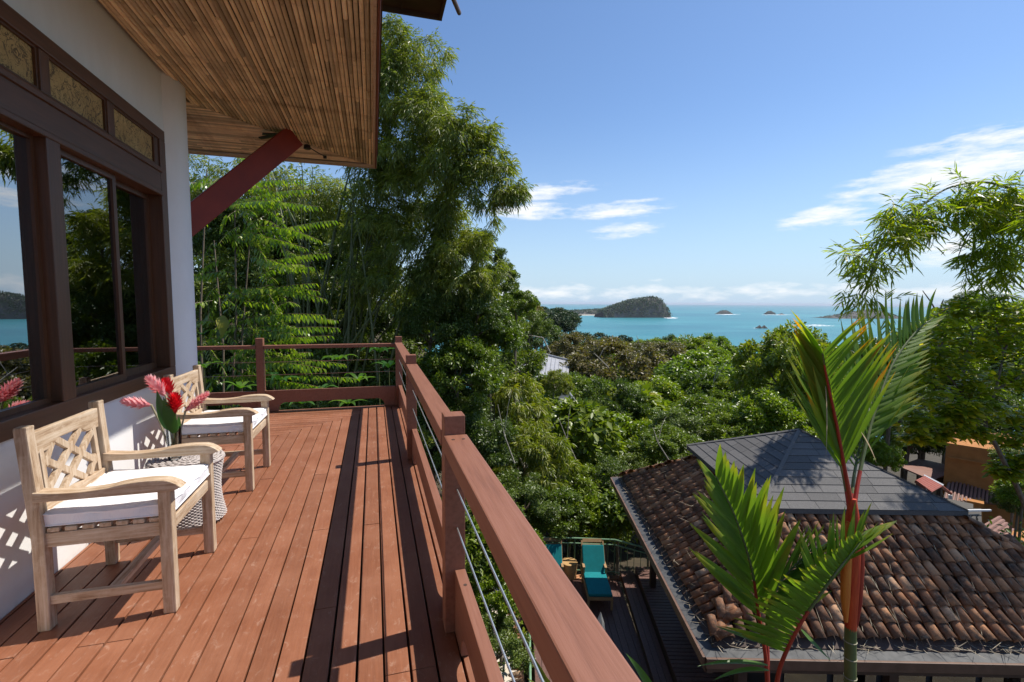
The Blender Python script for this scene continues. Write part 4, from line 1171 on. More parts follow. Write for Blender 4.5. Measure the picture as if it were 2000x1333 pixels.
# sun loungers
def lounger(u0, label):
    t_ = thing('sun_lounger', label, 'sun lounger', tuple(pv(u0 + .3, 5.4, ZD)), 'teal sun loungers on the lower deck')
    W_ = .60; v0, v1, v2 = 4.93, 5.92, 6.36; zs_ = ZD + .33; zt = ZD + .98
    for uu in (u0, u0 + W_ - .05):
        MB().prism([pv(uu, v0, zs_ - .09), pv(uu + .05, v0, zs_ - .09), pv(uu + .05, v1 + .25, zs_ - .09), pv(uu, v1 + .25, zs_ - .09)], (0, 0, .09)).build('side_rail', 'lounger_wood', t_, bevel=.004)
        for vv in (v0 + .02, v1 + .12):
            MB().bar(pv(uu + .025, vv + .02, ZD), pv(uu + .025, vv + .02, zs_ - .02), .05, .05, PU).build('leg', 'lounger_wood', t_, bevel=.004)
        MB().bar(pv(uu + .025, v1, zs_), pv(uu + .025, v2, zt), .05, .04, PU).build('back_rail', 'lounger_wood', t_, bevel=.004)
        MB().bar(pv(uu + .025, v1 - .12, zs_ + .22), pv(uu + .025, v1 + .28, zs_ + .22), .06, .03).build('arm', 'lounger_wood', t_, bevel=.004)
        MB().bar(pv(uu + .025, v1 - .10, zs_), pv(uu + .025, v1 - .10, zs_ + .21), .04, .04, PU).build('arm_post', 'lounger_wood', t_, bevel=.004)
    MB().prism([pv(u0 + .05, v0, zs_ - .085), pv(u0 + W_ - .05, v0, zs_ - .085), pv(u0 + W_ - .05, v0 + .04, zs_ - .085), pv(u0 + .05, v0 + .04, zs_ - .085)], (0, 0, .08)).build('end_rail', 'lounger_wood', t_, bevel=.004)
    d = unit(pv(0, v2, zt) - pv(0, v1, zs_)); n_ = np.cross(PU, d); n_ = n_ if n_[2] > 0 else -n_
    for k in range(6):
        p = pv(u0 + .05, v1, zs_) + d * (.10 + k * .13)
        MB().prism([p, p + PU * (W_ - .1), p + PU * (W_ - .1) + d * .09, p + d * .09], -n_ * .02).build('back_slat', 'lounger_wood', t_)
    for k in range(7):
        MB().prism([pv(u0 + .05, v0 + .06 + k * .135, zs_ - .02), pv(u0 + W_ - .05, v0 + .06 + k * .135, zs_ - .02), pv(u0 + W_ - .05, v0 + .15 + k * .135, zs_ - .02), pv(u0 + .05, v0 + .15 + k * .135, zs_ - .02)], (0, 0, .02)).build('seat_slat', 'lounger_wood', t_)
    c_ = MB(); q = pv(u0 + .02, v0 + .01, zs_ + .004)
    c_.prism([pv(u0 + .02, v0, zs_ + .004), pv(u0 + W_ - .02, v0, zs_ + .004), pv(u0 + W_ - .02, v1 - .015, zs_ + .004), pv(u0 + .02, v1 - .015, zs_ + .004)], (0, 0, .075))
    a_ = pv(u0 + .02, v1, zs_ + .02) + n_ * .005
    c_.prism([a_, a_ + PU * (W_ - .04), a_ + PU * (W_ - .04) + d * .66, a_ + d * .66], n_ * .075)
    tag(c_.build('lounger_cushion', 'teal_canvas', None, bevel=.022), label.replace('wooden sun lounger', 'cushion of the sun lounger'), 'cushion', 'teal lounger cushions')
lounger(-.86, 'teal wooden sun lounger at the right of the round stool')
lounger(-1.95, 'teal wooden sun lounger partly hidden by the terrace rail')
sp = atz(1112, 1098, ZD + .42)
stl = thing('drum_stool', 'round tan drum stool between the two teal loungers', 'stool', (sp[0], sp[1], ZD))
MB().lathe([(.155, 0), (.185, .02), (.20, .2), (.205, .39), (.2, .40)], 30, (sp[0], sp[1], ZD + .002)).build('drum', 'drum_wood', stl, True)
MB().lathe([(.21, .402), (.213, .41), (.213, .425), (.205, .432), (0, .433)], 30, (sp[0], sp[1], ZD + .002)).build('top', 'drum_wood', stl, True)
up_ = atz(1173, 1196, ZD + 2.5)
um = thing('folded_parasol', 'cream folded parasol standing on the dark lower deck', 'parasol', (up_[0], up_[1], ZD))
m_ = MB(); n = 16; V = []
for (r_, z_) in ((.004, 2.5), (.05, 2.32), (.085, 2.05), (.10, 1.65), (.09, 1.35), (.11, 1.2)):
    for j in range(n):
        a_ = 2 * math.pi * j / n; rr = r_ * (1 + .28 * math.cos(a_ * 8)); V.append((up_[0] + rr * math.cos(a_), up_[1] + rr * math.sin(a_), ZD + z_))
Fq = [(i * n + j, i * n + (j + 1) % n, (i + 1) * n + (j + 1) % n, (i + 1) * n + j) for i in range(5) for j in range(n)]
m_.add(V, Fq).build('canopy', 'canvas_cream', um, True)
MB().tube([(up_[0], up_[1], ZD + .02), (up_[0], up_[1], ZD + 2.1)], .02, 8).build('pole', 'lounger_wood', um, True)
MB().lathe([(.2, 0), (.2, .05), (.05, .09)], 20, (up_[0], up_[1], ZD + .002)).build('base', 'dark_timber', um, True)

# little tiled roof left of the lower deck
lr = thing('small_tile_roof', 'narrow weathered tile roof beside the pale green side railing', 'roof', tuple(ra - [0.4, 0, 1.3]))
e0, e1 = atz(1010, 1120, ZD + .1), atz(1030, 1420, ZD + .1)
al_ = unit(e1 - e0); inn = np.array([al_[1], -al_[0], 0]); inn = inn if inn[0] < 0 else -inn
L_ = np.linalg.norm(e1 - e0); wdt = 1.05; fall = -.55
m_ = MB(); m_.prism([e0, e1, e1 + inn * wdt + [0, 0, fall], e0 + inn * wdt + [0, 0, fall]], (0, 0, -.05)); lro = m_.build('roof_boards', 'dark_timber', lr)
rs = random.Random(9); n_c = int(L_ / .18)
dn_ = unit(inn * wdt + np.array([0, 0, fall])); nr = unit(np.cross(al_, dn_)); nr = nr if nr[2] > 0 else -nr
for i in range(n_c):
    for j in range(5):
        p = e0 + al_ * (i + .5) * L_ / n_c + dn_ * (.30 + j * .22) + nr * .012
        Y_ = -dn_; X_ = np.cross(Y_, nr); g = rs.gauss(0, .06); X2 = X_ * math.cos(g) + Y_ * math.sin(g); Y2 = np.cross(nr, X2)
        place_part('roof_tile', rs.choice(TM), Matrix(((X2[0], Y2[0], nr[0], p[0]), (X2[1], Y2[1], nr[1], p[1]), (X2[2], Y2[2], nr[2], p[2]), (0, 0, 0, 1))), lro)
MB().prism([e0 + [0, 0, -3.0], e1 + [0, 0, -3.0], e1 + [0, 0, -.06], e0 + [0, 0, -.06]], inn * .8).build('wall', 'cream_wall', lr)

# ------------------------------------------------------------------ neighbours on the right
D_ = 21.0
def nb(px, py, d=D_): return atd(px, py, d)
ob = thing('orange_house', 'orange stucco house with a round window behind the trees at right', 'house', tuple(nb(1905, 1000)))
p0 = nb(1851, 835); _rb = ray(1875, 900); back = unit(np.array([_rb[0], _rb[1], 0])); pe = np.array([back[1], -back[0], 0])
zlo = -12.0
def wallbox(name, a_, w_, dpt, z0, z1, mat, par): 
    q = [np.array([a_[0], a_[1], z0]), np.array([a_[0], a_[1], z0]) + pe * w_]; q += [q[1] + back * dpt, q[0] + back * dpt]
    return MB().prism(q, (0, 0, z1 - z0)).build(name, mat, par)
ow = wallbox('wall', p0, 2.6, 4.0, zlo, nb(1851, 866)[2], 'orange_stucco', ob)
c_ = nb(1897, 908) 
ax2 = np.array([0, 0, 1.0]); n = 24
V = [c_ - back * .03 + pe * .24 * math.cos(2 * math.pi * j / n) + ax2 * .24 * math.sin(2 * math.pi * j / n) for j in range(n)]
f_o = MB().prism(V, back * .2).build('window', 'window_glass', ob)
V1 = [c_ - back * .06 + pe * .30 * math.cos(2 * math.pi * j / n) + ax2 * .30 * math.sin(2 * math.pi * j / n) for j in range(n)]
V2 = [c_ - back * .06 + pe * .23 * math.cos(2 * math.pi * j / n) + ax2 * .23 * math.sin(2 * math.pi * j / n) for j in range(n)]
MB().add(V1 + V2 + [v + back * .05 for v in V1], [(j, (j + 1) % n, n + (j + 1) % n, n + j) for j in range(n)] + [(j, (j + 1) % n, 2 * n + (j + 1) % n, 2 * n + j) for j in range(n)]).build('frame', 'dark_timber', f_o)
a_ = nb(1851, 893); MB().bar(a_ - back * .03, a_ - back * .03 + pe * 2.6, .06, .05).build('string_course', 'orange_stucco', ob)
def lean_to(pts, mat, parent, name, ribs=0, th=.06, rib_mat=None):
    """roof sheet from 4 corner points (eave left, eave right, top right, top left) with raised ribs"""
    A_, B_, C_, D4 = map(np.array, pts); nn = unit(np.cross(B_ - A_, D4 - A_)); nn = nn if nn[2] > 0 else -nn
    o_ = MB().prism([A_, B_, C_, D4], -nn * th).build(name, mat, parent)
    for i in range(ribs):
        u = (i + .5) / ribs
        MB().tube([A_ + (B_ - A_) * u, D4 + (C_ - D4) * u], .045, 6).build('roof_rib', rib_mat or mat, o_, True)
    return o_
fw = np.array([FWD[0], FWD[1], 0]); fw /= np.linalg.norm(fw)
lean_to((nb(1842, 978, 19.6), nb(1962, 985, 19.6), nb(1965, 935, 20.9), nb(1850, 944, 20.9)), 'dark_timber', ob, 'lower_roof', 15, rib_mat='brown_sheet')
wallbox('porch_wall', nb(1850, 965, 20.0), 1.1, .9, zlo, nb(1850, 970, 20)[2], 'orange_stucco', ob)
tag(MB().bar(nb(1856, 967, 19.3), nb(1856, 1003, 19.3), .11, .11, pe).build('white_post', 'white_paint', None), 'white square post in front of the orange house', 'post')
rr = thing('red_roof_shed', 'small shed with ribbed red metal gable roof beside orange house', 'shed', tuple(nb(1810, 990, 17)))
lean_to((nb(1788, 940, 16.6), nb(1818, 962, 16.2), nb(1840, 950, 17.6), nb(1806, 931, 18.0)), 'red_sheet', rr, 'roof_sheet', 10)
lean_to((nb(1860, 966, 19.0), nb(1828, 946, 20.0), nb(1806, 931, 18.05), nb(1840, 950, 17.65)), 'red_sheet', rr, 'roof_sheet', 8)
MB().bar(nb(1804, 929, 18.0), nb(1842, 949, 17.6), .16, .05).build('ridge_cap', 'pale_sheet', rr)
for px_, py_, dd in ((1806, 957, 16.6), (1836, 952, 17.6), (1833, 953, 18.6)):
    t_ = nb(px_, py_, dd); MB().tube([t_, t_ - [0, 0, 3.2]], .05, 6).build('post', 'dark_timber', rr, True)
q = nb(1815, 985, 18.2); MB().prism([q - pe * .8, q + pe * 1.2, q + pe * 1.2 + back * 1.2, q - pe * .8 + back * 1.2], (0, 0, -.1)).build('floor_slab', 'rock', rr)
br = thing('brown_roof_house', 'low house with flat brown metal roof left of the orange wall', 'house', tuple(nb(1800, 960, 24)))
bro = lean_to((nb(1820, 938, 21.3), nb(1849, 928, 22.0), nb(1850, 908, 25.5), nb(1754, 910, 23.0)), 'brown_sheet', br, 'roof_sheet', 0)
MB().prism([nb(1754, 910, 23.0), nb(1820, 938, 21.3), nb(1850, 908, 25.5), nb(1795, 896, 27.0)], (0, 0, -.06)).build('roof_sheet', 'brown_sheet', br)
wallbox('wall', nb(1822, 940, 22.2), 1.6, 2.0, zlo - 3, nb(1822, 939, 22.2)[2] - .1, 'cream_wall', br)
# white wall-top, iron railing and terrace wall
wl = thing('iron_railing', 'black wrought iron railing with looped bars right of the shingle cap', 'railing', tuple(nb(1870, 1038, 14)))
for yy_ in (1009, 1034):
    MB().tube([nb(1828, yy_ + 1, 13.5), nb(1912, yy_ + (0 if yy_ > 1020 else -4), 14.2)], .018, 6).build('rail', 'black_iron', wl, True)
for i in range(15):
    u = i / 14; a_ = nb(1829 + 82 * u, 1011 - 4 * u, 13.5 + .7 * u); b_ = nb(1829 + 82 * u, 1035 - u, 13.5 + .7 * u)
    bow = .05 * (1 if i % 2 else -1)
    MB().tube([a_ + (b_ - a_) * w_ + pe * bow * math.sin(math.pi * w_ * 2) for w_ in np.linspace(0, 1, 9)], .012, 5).build('bar', 'black_iron', wl, True)
tag(MB().bar(nb(1858, 998, 16), nb(1935, 997, 16.6), .05, .05).build('white_pipe', 'white_paint', None), 'thin white horizontal pipe above the wrought iron railing', 'pipe')
tr2 = MB().prism([nb(1832, 1030, 15), nb(1918, 1030, 15.6), nb(1918, 1030, 15.6) + back * 2, nb(1832, 1030, 15) + back * 2], (0, 0, -.3)).build('paved_terrace', 'rock', None)
tag(tr2, kind='structure')
gh = thing('gate_house', 'low orange hut with brown roof at the right edge below trees', 'hut', tuple(nb(1950, 1090, 14)))
ga, gb = nb(1922, 1040, 13.5), nb(1962, 1085, 12.6)
q = [ga, gb, gb + pe * .5 + back * 1.0, ga + pe * .9 + back * .8]
MB().prism([np.array([v[0], v[1], -8.5]) for v in q], (0, 0, 8.5 + nb(1922, 1032, 13.5)[2] - .05)).build('wall', 'orange_stucco', gh)
lean_to((nb(1912, 1030, 13.2), nb(1968, 1070, 12.4), nb(1990, 1045, 13.4), nb(1950, 1008, 14.4)), 'brown_sheet', gh, 'roof_sheet', 6)
wq = nb(1945, 1053, 13.0)
MB().prism([nb(1934, 1046, 13.1), nb(1952, 1064, 12.7), nb(1952, 1078, 12.7), nb(1934, 1058, 13.1)], (-.05 * fw[0], -.05 * fw[1], 0)).build('window', 'white_paint', gh)

# pale roofs in the forest
gr = thing('grey_roof_house', 'house with pale grey metal roof half hidden in the forest', 'house', tuple(nb(1060, 740, 42)))
A_, B_, C_, D4 = nb(1000, 752, 33), nb(1108, 772, 35), nb(1112, 706, 47), nb(1022, 684, 47)
lean_to((A_, B_, C_, D4), 'pale_sheet', gr, 'roof_sheet', 12, .1)
MB().bar(D4 + [0, 0, .1], C_ + [0, 0, .1], .3, .15).build('ridge_cap', 'pale_sheet', gr)
MB().prism([A_ - [0, 0, 3.5], B_ - [0, 0, 3.5], B_ - [0, 0, .12], A_ - [0, 0, .12]], fw * 6).build('wall', 'cream_wall', gr)
cv = thing('cream_cottage', 'small cream cottage gable glimpsed through the forest leaves', 'house', tuple(nb(1112, 800, 30)))
A_, B_ = nb(1100, 796, 30), nb(1132, 794, 31)
MB().prism([A_ - [0, 0, 3], B_ - [0, 0, 3], B_, (A_ + B_) / 2 + [0, 0, .6], A_], fw * 3).build('wall', 'cream_wall', cv)
lean_to((A_ - fw * .3, A_ + fw * 3, (A_ + B_) / 2 + [0, 0, .75] + fw * 3, (A_ + B_) / 2 + [0, 0, .75] - fw * .3), 'pale_sheet', cv, 'roof_sheet')
lean_to((B_ - fw * .3, B_ + fw * 3, (A_ + B_) / 2 + [0, 0, .75] + fw * 3, (A_ + B_) / 2 + [0, 0, .75] - fw * .3), 'pale_sheet', cv, 'roof_sheet')

# ------------------------------------------------------------------ vegetation
ORD = ['first', 'second', 'third', 'fourth', 'fifth', 'sixth', 'seventh', 'eighth', 'ninth', 'tenth', 'eleventh', 'twelfth', 'thirteenth', 'fourteenth', 'fifteenth', 'sixteenth', 'seventeenth', 'eighteenth', 'nineteenth', 'twentieth', 'twenty-first', 'twenty-second', 'twenty-third', 'twenty-fourth', 'twenty-fifth', 'twenty-sixth', 'twenty-seventh', 'twenty-eighth', 'twenty-ninth', 'thirtieth', 'thirty-first', 'thirty-second']
def crown_mesh(name, seed, nclump, per, cr, L, W, flat=.8, droop=.2, low=-.35, hollow=.6, radial=.6, seg=1, outl=.25):
    """unit crown (radius about 1): clumps of single leaf blades with gaps between the clumps"""
    g = np.random.default_rng(seed)
    C = []
    lob = unit(g.normal(size=(7, 3))); lobw = g.uniform(-outl, outl, 7)
    while len(C) < nclump:
        d = unit(g.normal(size=3))
        if d[2] < low: continue
        r = (hollow ** 3 + (1 - hollow ** 3) * g.random()) ** (1 / 3)
        r *= 1 + float((lobw * np.clip(lob @ d, 0, 1) ** 2).sum())
        C.append(d * r * [1, 1, flat])
    C = np.array(C); n = nclump * per
    cs = cr * g.uniform(.5, 1.15, nclump)
    cid = np.repeat(np.arange(nclump), per)
    off = unit(g.normal(size=(n, 3))) * (g.random((n, 1)) ** .45) * cs[cid][:, None] * [1, 1, .75]
    P = C[cid] + off
    out = unit(P * [1, 1, 1 / flat]); 
    D = unit(off) * .7 + out * radial * .5 + g.normal(0, .55, (n, 3)) + [0, 0, -droop]
    N = np.array([0, 0, 1.]) * .6 + out * .5 + g.normal(0, .65, (n, 3))
    sz = g.uniform(.65, 1.25, n)
    V, F, k, al = leaf_arrays(P, D, N, L * sz, W * sz, droop * .3, seg, .12)
    tint = np.clip(np.repeat(.28 * g.random(nclump)[cid] + .62 * g.random(n) + .1 * (off[:, 2] > 0), k), 0, 1)
    return mesh_np(name, V, F, {'tint': tint}), C
def trunk_mesh(name, seed, C, nb=9, r=.055, bend=.12, foot=-7.0):
    g = np.random.default_rng(seed + 50); m_ = MB()
    sel = C[g.choice(len(C), min(nb, len(C)), replace=False)]
    z0 = -.55; b = np.array([g.normal(0, bend), g.normal(0, bend), z0])
    m_.tube([(0, 0, foot), (b[0] * .3, b[1] * .3, foot * .5 + z0 * .5), b, (b[0] * .6, b[1] * .6, -.1)], [r * 1.5, r * 1.1, r, r * .5], 8)
    for c in sel:
        s_ = b + np.array([0, 0, g.uniform(-.1, .35)]); mid = (s_ + c) / 2 + [0, 0, -.08] + g.normal(0, .04, 3)
        m_.tube([s_, mid, c], [r * .55, r * .33, r * .10], 6)
    return m_.mesh(name, True)
KIND = {}
def kind(key, leaf, bark, seed, *a, **k):
    lst = []
    for v_ in range(2):
        cm, C = crown_mesh('crown', seed + v_, *a, **k); cm.materials.append(MATS[leaf])
        tm = trunk_mesh('trunk', seed + v_, C); tm.materials.append(MATS[bark]); lst.append((cm, tm))
    KIND[key] = lst
kind('glossy', 'leaf_glossy', 'bark', 100, 105, 190, .21, .082, .042, .85, .25, -.4)
kind('dark', 'leaf_dark', 'bark', 110, 100, 190, .21, .072, .035, .85, .2, -.4)
kind('brown', 'leaf_brownish', 'pale_bark', 120, 95, 160, .20, .075, .040, .75, .25, -.3)
kind('bright', 'leaf_bright', 'bark', 130, 95, 180, .22, .092, .047, .85, .3, -.4)
kind('weeping', 'leaf_yellowish', 'pale_bark', 140, 95, 110, .21, .13, .028, .95, .9, -.5)
kind('bigleaf', 'leaf_glossy', 'pale_bark', 150, 70, 26, .22, .22, .12, .85, .35, -.4)
kind('far', 'leaf_far', 'bark', 160, 60, 60, .26, .15, .10, .8, .1, -.4)
_tc = [0]
def tree(px, py, d, rpx, key, label, group, flat=1.0, cat='tree', name='forest_tree', far=False):
    c = atd(px, py, d); r = rpx * d / F_PX; _tc[0] += 1
    cm, tm = KIND[key][_tc[0] % 2]
    gz = float(ground(c[0], c[1])) if not far else c[2] - r * 1.5
    gz = min(gz, c[2] - r * .7)
    t_ = bpy.data.objects.new(name, None); COL.objects.link(t_); t_.location = (c[0], c[1], gz); t_.empty_display_size = .2
    tag(t_, label, cat, group)
    h = c[2] - gz; a_ = random.uniform(0, 6.28)
    cr_ = obj('crown', cm, None, t_); cr_.location = (0, 0, h); cr_.scale = (r, r, r * flat * random.uniform(.9, 1.1)); cr_.rotation_euler = (0, 0, a_)
    tk = obj('trunk', tm, None, t_); tk.location = (0, 0, h); tk.scale = (r, r, r); tk.rotation_euler = (0, 0, a_)
    return t_
G1 = 'trees of the forest canopy below the terrace'
# named trees: picture position of the crown centre, distance, radius in picture pixels
NAMED = [
 (1190, 722, 46, 92, 'brown', 'wide brownish-olive tree in the middle of the forest canopy', .75),
 (1290, 702, 62, 75, 'brown', 'brownish tree at the canopy edge against the sea', .6),
 (1120, 690, 58, 48, 'brown', 'smaller brownish tree right of the pale grey roof', .9),
 (1358, 748, 42, 88, 'bright', 'large bright green tree in the canopy below the sea', .8),
 (1470, 762, 60, 46, 'glossy', 'round dark green tree at the canopy edge right of the bright tree', .9),
 (1402, 690, 160, 40, 'far', 'flat-topped far tree standing against the water', .6),
 (1540, 735, 21, 92, 'glossy', 'tall dark glossy tree left of the red-stemmed palm', 1.15),
 (1500, 830, 19, 75, 'bright', 'leafy green tree behind the shingle roof ridge', 1.0),
 (1000, 800, 17, 85, 'weeping', 'yellow-green weeping tree right of the middle rail post', 1.0),
 (1035, 900, 15, 85, 'weeping', 'yellow-green weeping tree above the teal loungers', 1.0),
 (935, 880, 14, 80, 'dark', 'dark small-leaved tree just beyond the near rail post', 1.1),
 (1130, 850, 19, 85, 'bigleaf', 'large-leaved tree in front of the cream cottage', .9),
 (1240, 800, 27, 85, 'bigleaf', 'broad large-leaved tree in the middle of the forest', .8),
 (1010, 610, 34, 45, 'brown', 'open-branched tree right of the bamboo against the sky', 1.1),
 (1050, 668, 70, 50, 'dark', 'dark tree crown left of the brownish trees by the sea', .8),
 (1024, 722, 31, 34, 'dark', 'small dark tree in front of the pale grey roof', 1.0),
 (1086, 748, 30, 30, 'weeping', 'small yellow-green tree below the pale grey roof', 1.0),
 (1082, 806, 27, 26, 'bigleaf', 'large-leaved sapling left of the cream cottage', 1.0),
 (930, 490, 15.2, 44, 'dark', 'dark small-leaved crown right of the bamboo halfway up', 1.0),
 (965, 555, 15.6, 48, 'dark', 'dark crown stepping down from the bamboo to the sea', 1.0),
 (1005, 600, 19, 44, 'glossy', 'glossy crown at the lower right foot of the bamboo', .9),
 (1030, 640, 24, 42, 'dark', 'dark crown between bamboo and pale grey roof', .9),
 (845, 640, 14.4, 62, 'dark', 'dark dense tree growing against the foot of the bamboo', 1.1),
 (925, 628, 14.6, 66, 'dark', 'dark dense tree under the arching bamboo tip', 1.1),
 (965, 655, 15.4, 60, 'glossy', 'glossy tree between bamboo and open-branched tree', 1.0),
 (900, 730, 14.0, 74, 'glossy', 'glossy dark tree beyond the corner of the railing', 1.1),
 (955, 700, 22, 85, 'dark', 'dark dense tree behind the corner rail post', 1.2),
 (880, 640, 19, 90, 'dark', 'dark dense tree under the bamboo beside the corner post', 1.2),
]
for px_, py_, d_, r_, k_, lab, fl in NAMED: tree(px_, py_, d_, r_, k_, lab, G1, fl)
rs = random.Random(21)
cnt_ = [0] * 8
rows = [(704, 110, 42), (724, 75, 52), (755, 50, 62), (795, 37, 70), (840, 28, 74), (885, 22.5, 74), (940, 19.5, 70), (990, 17.6, 60)]
for ri, (py_, d_, r_) in enumerate(rows):
    x_ = 985 + rs.uniform(0, 40)
    xmax = 1640 if py_ < 900 else (1330 if py_ < 960 else 1230)
    while x_ < xmax:
        if not (py_ < 710 and x_ < 1120):
            if not (1040 < x_ < 1125 and 690 < py_ < 790 and False):
                k_ = rs.choice(['glossy', 'bright', 'dark', 'glossy', 'brown' if x_ < 1320 and py_ < 760 else 'bigleaf'])
                dpx = 8 if (1010 < x_ < 1110 and 700 < py_ < 780) else 0
                if dpx: 
                    x_ += r_ * 1.1; continue
                cnt_[ri] += 1; tree(x_, py_ + (34 if 1395 < x_ < 1515 and ri < 3 else 0) + rs.uniform(-16, 16), d_ * rs.uniform(.93, 1.07), r_ * rs.uniform(.75, 1.15), k_, '%s tree, %s from left in the %s canopy row' % ({'glossy': 'glossy green', 'bright': 'bright green', 'dark': 'dark green', 'brown': 'brownish', 'bigleaf': 'large-leaved'}[k_], ORD[cnt_[ri] - 1], ORD[ri].replace('first', 'farthest')), 'dense canopy trees', rs.uniform(.75, 1.05))
        x_ += r_ * rs.uniform(.85, 1.25)
for i, (lab, l_) in enumerate((('pale forked dead limb in the brownish canopy tree', [(1205, 745, 42), (1188, 718, 42), (1170, 700, 42), (1160, 690, 42)]), ('bare pale limb rising in the open-branched tree by the bamboo', [(1075, 690, 33), (1060, 660, 33), (1030, 655, 33), (1010, 640, 33)]),
        ('thin pale dead branch leaning in the weeping tree', [(1005, 905, 13.2), (985, 850, 13.2), (972, 790, 13.3)]), ('grey bare stem in the large-leaved tree', [(1130, 910, 16), (1108, 860, 16.2), (1090, 815, 16.4)]), ('slanting bare twig above the shingle roof', [(1310, 905, 15), (1285, 865, 15.2), (1275, 835, 15.4)]), ('upright bare branch in the bright green tree', [(1400, 790, 36), (1392, 750, 36), (1402, 715, 36)]))):
    P_ = [atd(*q) for q in l_]; th = l_[0][2] * .0018
    m_ = MB().tube(P_, list(np.linspace(th, th * .35, len(P_))), 6); e_ = P_[-2]
    m_.tube([e_, e_ + (P_[-1] - e_) * .8 + np.array([.02, 0, .012]) * l_[0][2], e_ + (P_[-1] - e_) * 1.3 + np.array([.035, 0, .01]) * l_[0][2]], [th * .4, th * .3, th * .15], 5)
    tag(m_.build('dead_branch', 'pale_bark', None, True), lab, 'branch', 'dead branches in the canopy')
# shrubs at the foot of the lower deck and under the terrace
SHR = [(1075, 1000, 13.6, 60, 'glossy'), (1150, 1010, 14.2, 60, 'bright'), (1215, 1000, 13.8, 55, 'bigleaf'), (1270, 1010, 13.0, 40, 'bright'), (1010, 985, 13.0, 70, 'dark'),
       (1105, 950, 15.0, 60, 'glossy'), (1185, 945, 15.4, 50, 'dark'), (975, 1080, 10.5, 80, 'glossy'), (930, 1010, 11.5, 75, 'dark'), (985, 1160, 9.5, 60, 'bright'), (960, 1270, 8.8, 70, 'dark'),
       (1060, 960, 14.5, 50, 'weeping'), (1310, 880, 16.5, 60, 'glossy'), (1330, 850, 20, 60, 'dark'), (1440, 850, 19, 60, 'glossy')]
for i, (px_, py_, d_, r_, k_) in enumerate(SHR):
    tree(px_, py_, d_, r_, k_, 'leafy shrub on the slope round the lower deck, %s from the left' % ORD[sorted(q[0] for q in SHR).index(px_)], 'shrubs round the lower deck', .9, 'shrub', 'leafy_shrub')
# right-hand trees behind the orange house
RGT_T = [(1800, 868, 27, 44, 'dark'), (1842, 850, 28, 40, 'glossy'), (1770, 850, 25, 44, 'dark'), (1985, 985, 12.5, 34, 'dark'),(1815, 690, 27, 70, 'glossy'), (1868, 668, 28, 72, 'bright'), (1925, 655, 28, 75, 'glossy'), (1975, 660, 27, 70, 'bright'), (1850, 762, 26, 62, 'glossy'), (1935, 775, 27, 60, 'bright'),(1735, 795, 16, 62, 'dark'), (1700, 850, 17, 50, 'glossy'), (1780, 735, 28, 70, 'glossy'), (1722, 895, 15.5, 36, 'bright'), (1690, 720, 24, 60, 'dark'), 
         (1640, 800, 20, 60, 'dark'), (1880, 800, 26, 70, 'dark'), (1960, 850, 24, 70, 'dark'), (2000, 960, 12, 40, 'bright'), (1985, 900, 13, 36, 'dark'), (1985, 1120, 10, 45, 'bigleaf'), (1900, 1070, 12.6, 28, 'bigleaf'), (1975, 740, 27, 60, 'glossy'),
         (1890, 720, 30, 60, 'glossy'), (1600, 720, 34, 50, 'dark')]
for i, (px_, py_, d_, r_, k_) in enumerate(RGT_T):
    tree(px_, py_, d_, r_, k_, '%s tree in the thicket round the orange house, %s from the left' % ({'dark': 'dark green', 'glossy': 'glossy green', 'bright': 'bright green', 'bigleaf': 'large-leaved'}[k_], ORD[sorted(q[:2] for q in RGT_T).index((px_, py_))]), 'thicket round the orange house', 1.0)
tree(1905, 600, 30, 45, 'dark', 'dark flat-topped tree behind the bamboo boughs at right', G1, .7)
BACK = [(400, 830, 13.2, 80), (490, 835, 13.2, 80), (590, 840, 13.4, 80), (690, 845, 13.6, 80), (770, 850, 13.6, 75), (850, 870, 13.4, 70),(425, 470, 17.5, 80), (520, 470, 18, 85), (620, 490, 18.5, 80), (700, 520, 18.5, 80), (420, 590, 16.5, 90), (530, 600, 17, 95), (640, 620, 17, 95), (750, 630, 17.5, 90), (410, 720, 15.0, 90), (520, 730, 15.2, 90), (640, 750, 15.4, 90), (750, 750, 15.6, 85), (840, 780, 15.2, 80), (890, 820, 14.6, 70)]
_cn = ['left', 'centre-left', 'centre-right', 'right']
for i, (px_, py_, d_, r_) in enumerate(BACK):
    tree(px_, py_, d_, r_, 'dark', '%s backdrop tree behind the far railing, %s from the left' % ('dark green', ORD[sorted(q[:2] for q in BACK).index((px_, py_))]), 'backdrop trees behind the bamboo', 1.1)
# hillside woods running down to the beach on the left of the bay
for i in range(46):
    u = i / 45; px_ = 1035 + 95 * rs.random(); d_ = 180 + 700 * rs.random() ** 1.2
    py_ = 603 + 14 * (px_ - 1035) / 95 + 2900 / d_ * rs.uniform(.9, 1.7)
    tree(px_, min(py_, 668), d_, 9000 / d_ * rs.uniform(.8, 1.2) * .65, 'far', 'distant tree on the wooded slope left of the bay', 'distant slope trees', .8, far=True)
_shore = ((1170, 670, 190, 26), (1130, 662, 210, 28), (1215, 668, 230, 18), (1440, 704, 180, 24), (1340, 684, 170, 22), (1420, 712, 140, 30), (1380, 706, 150, 30), (1480, 722, 130, 30), (1600, 690, 120, 30))
for px_, py_, d_, r_ in _shore:
    tree(px_, py_, d_, r_, 'far', 'distant round tree just above the shore, %s from the left' % ORD[sorted(_shore).index((px_, py_, d_, r_))], 'shore trees', .7, far=True)

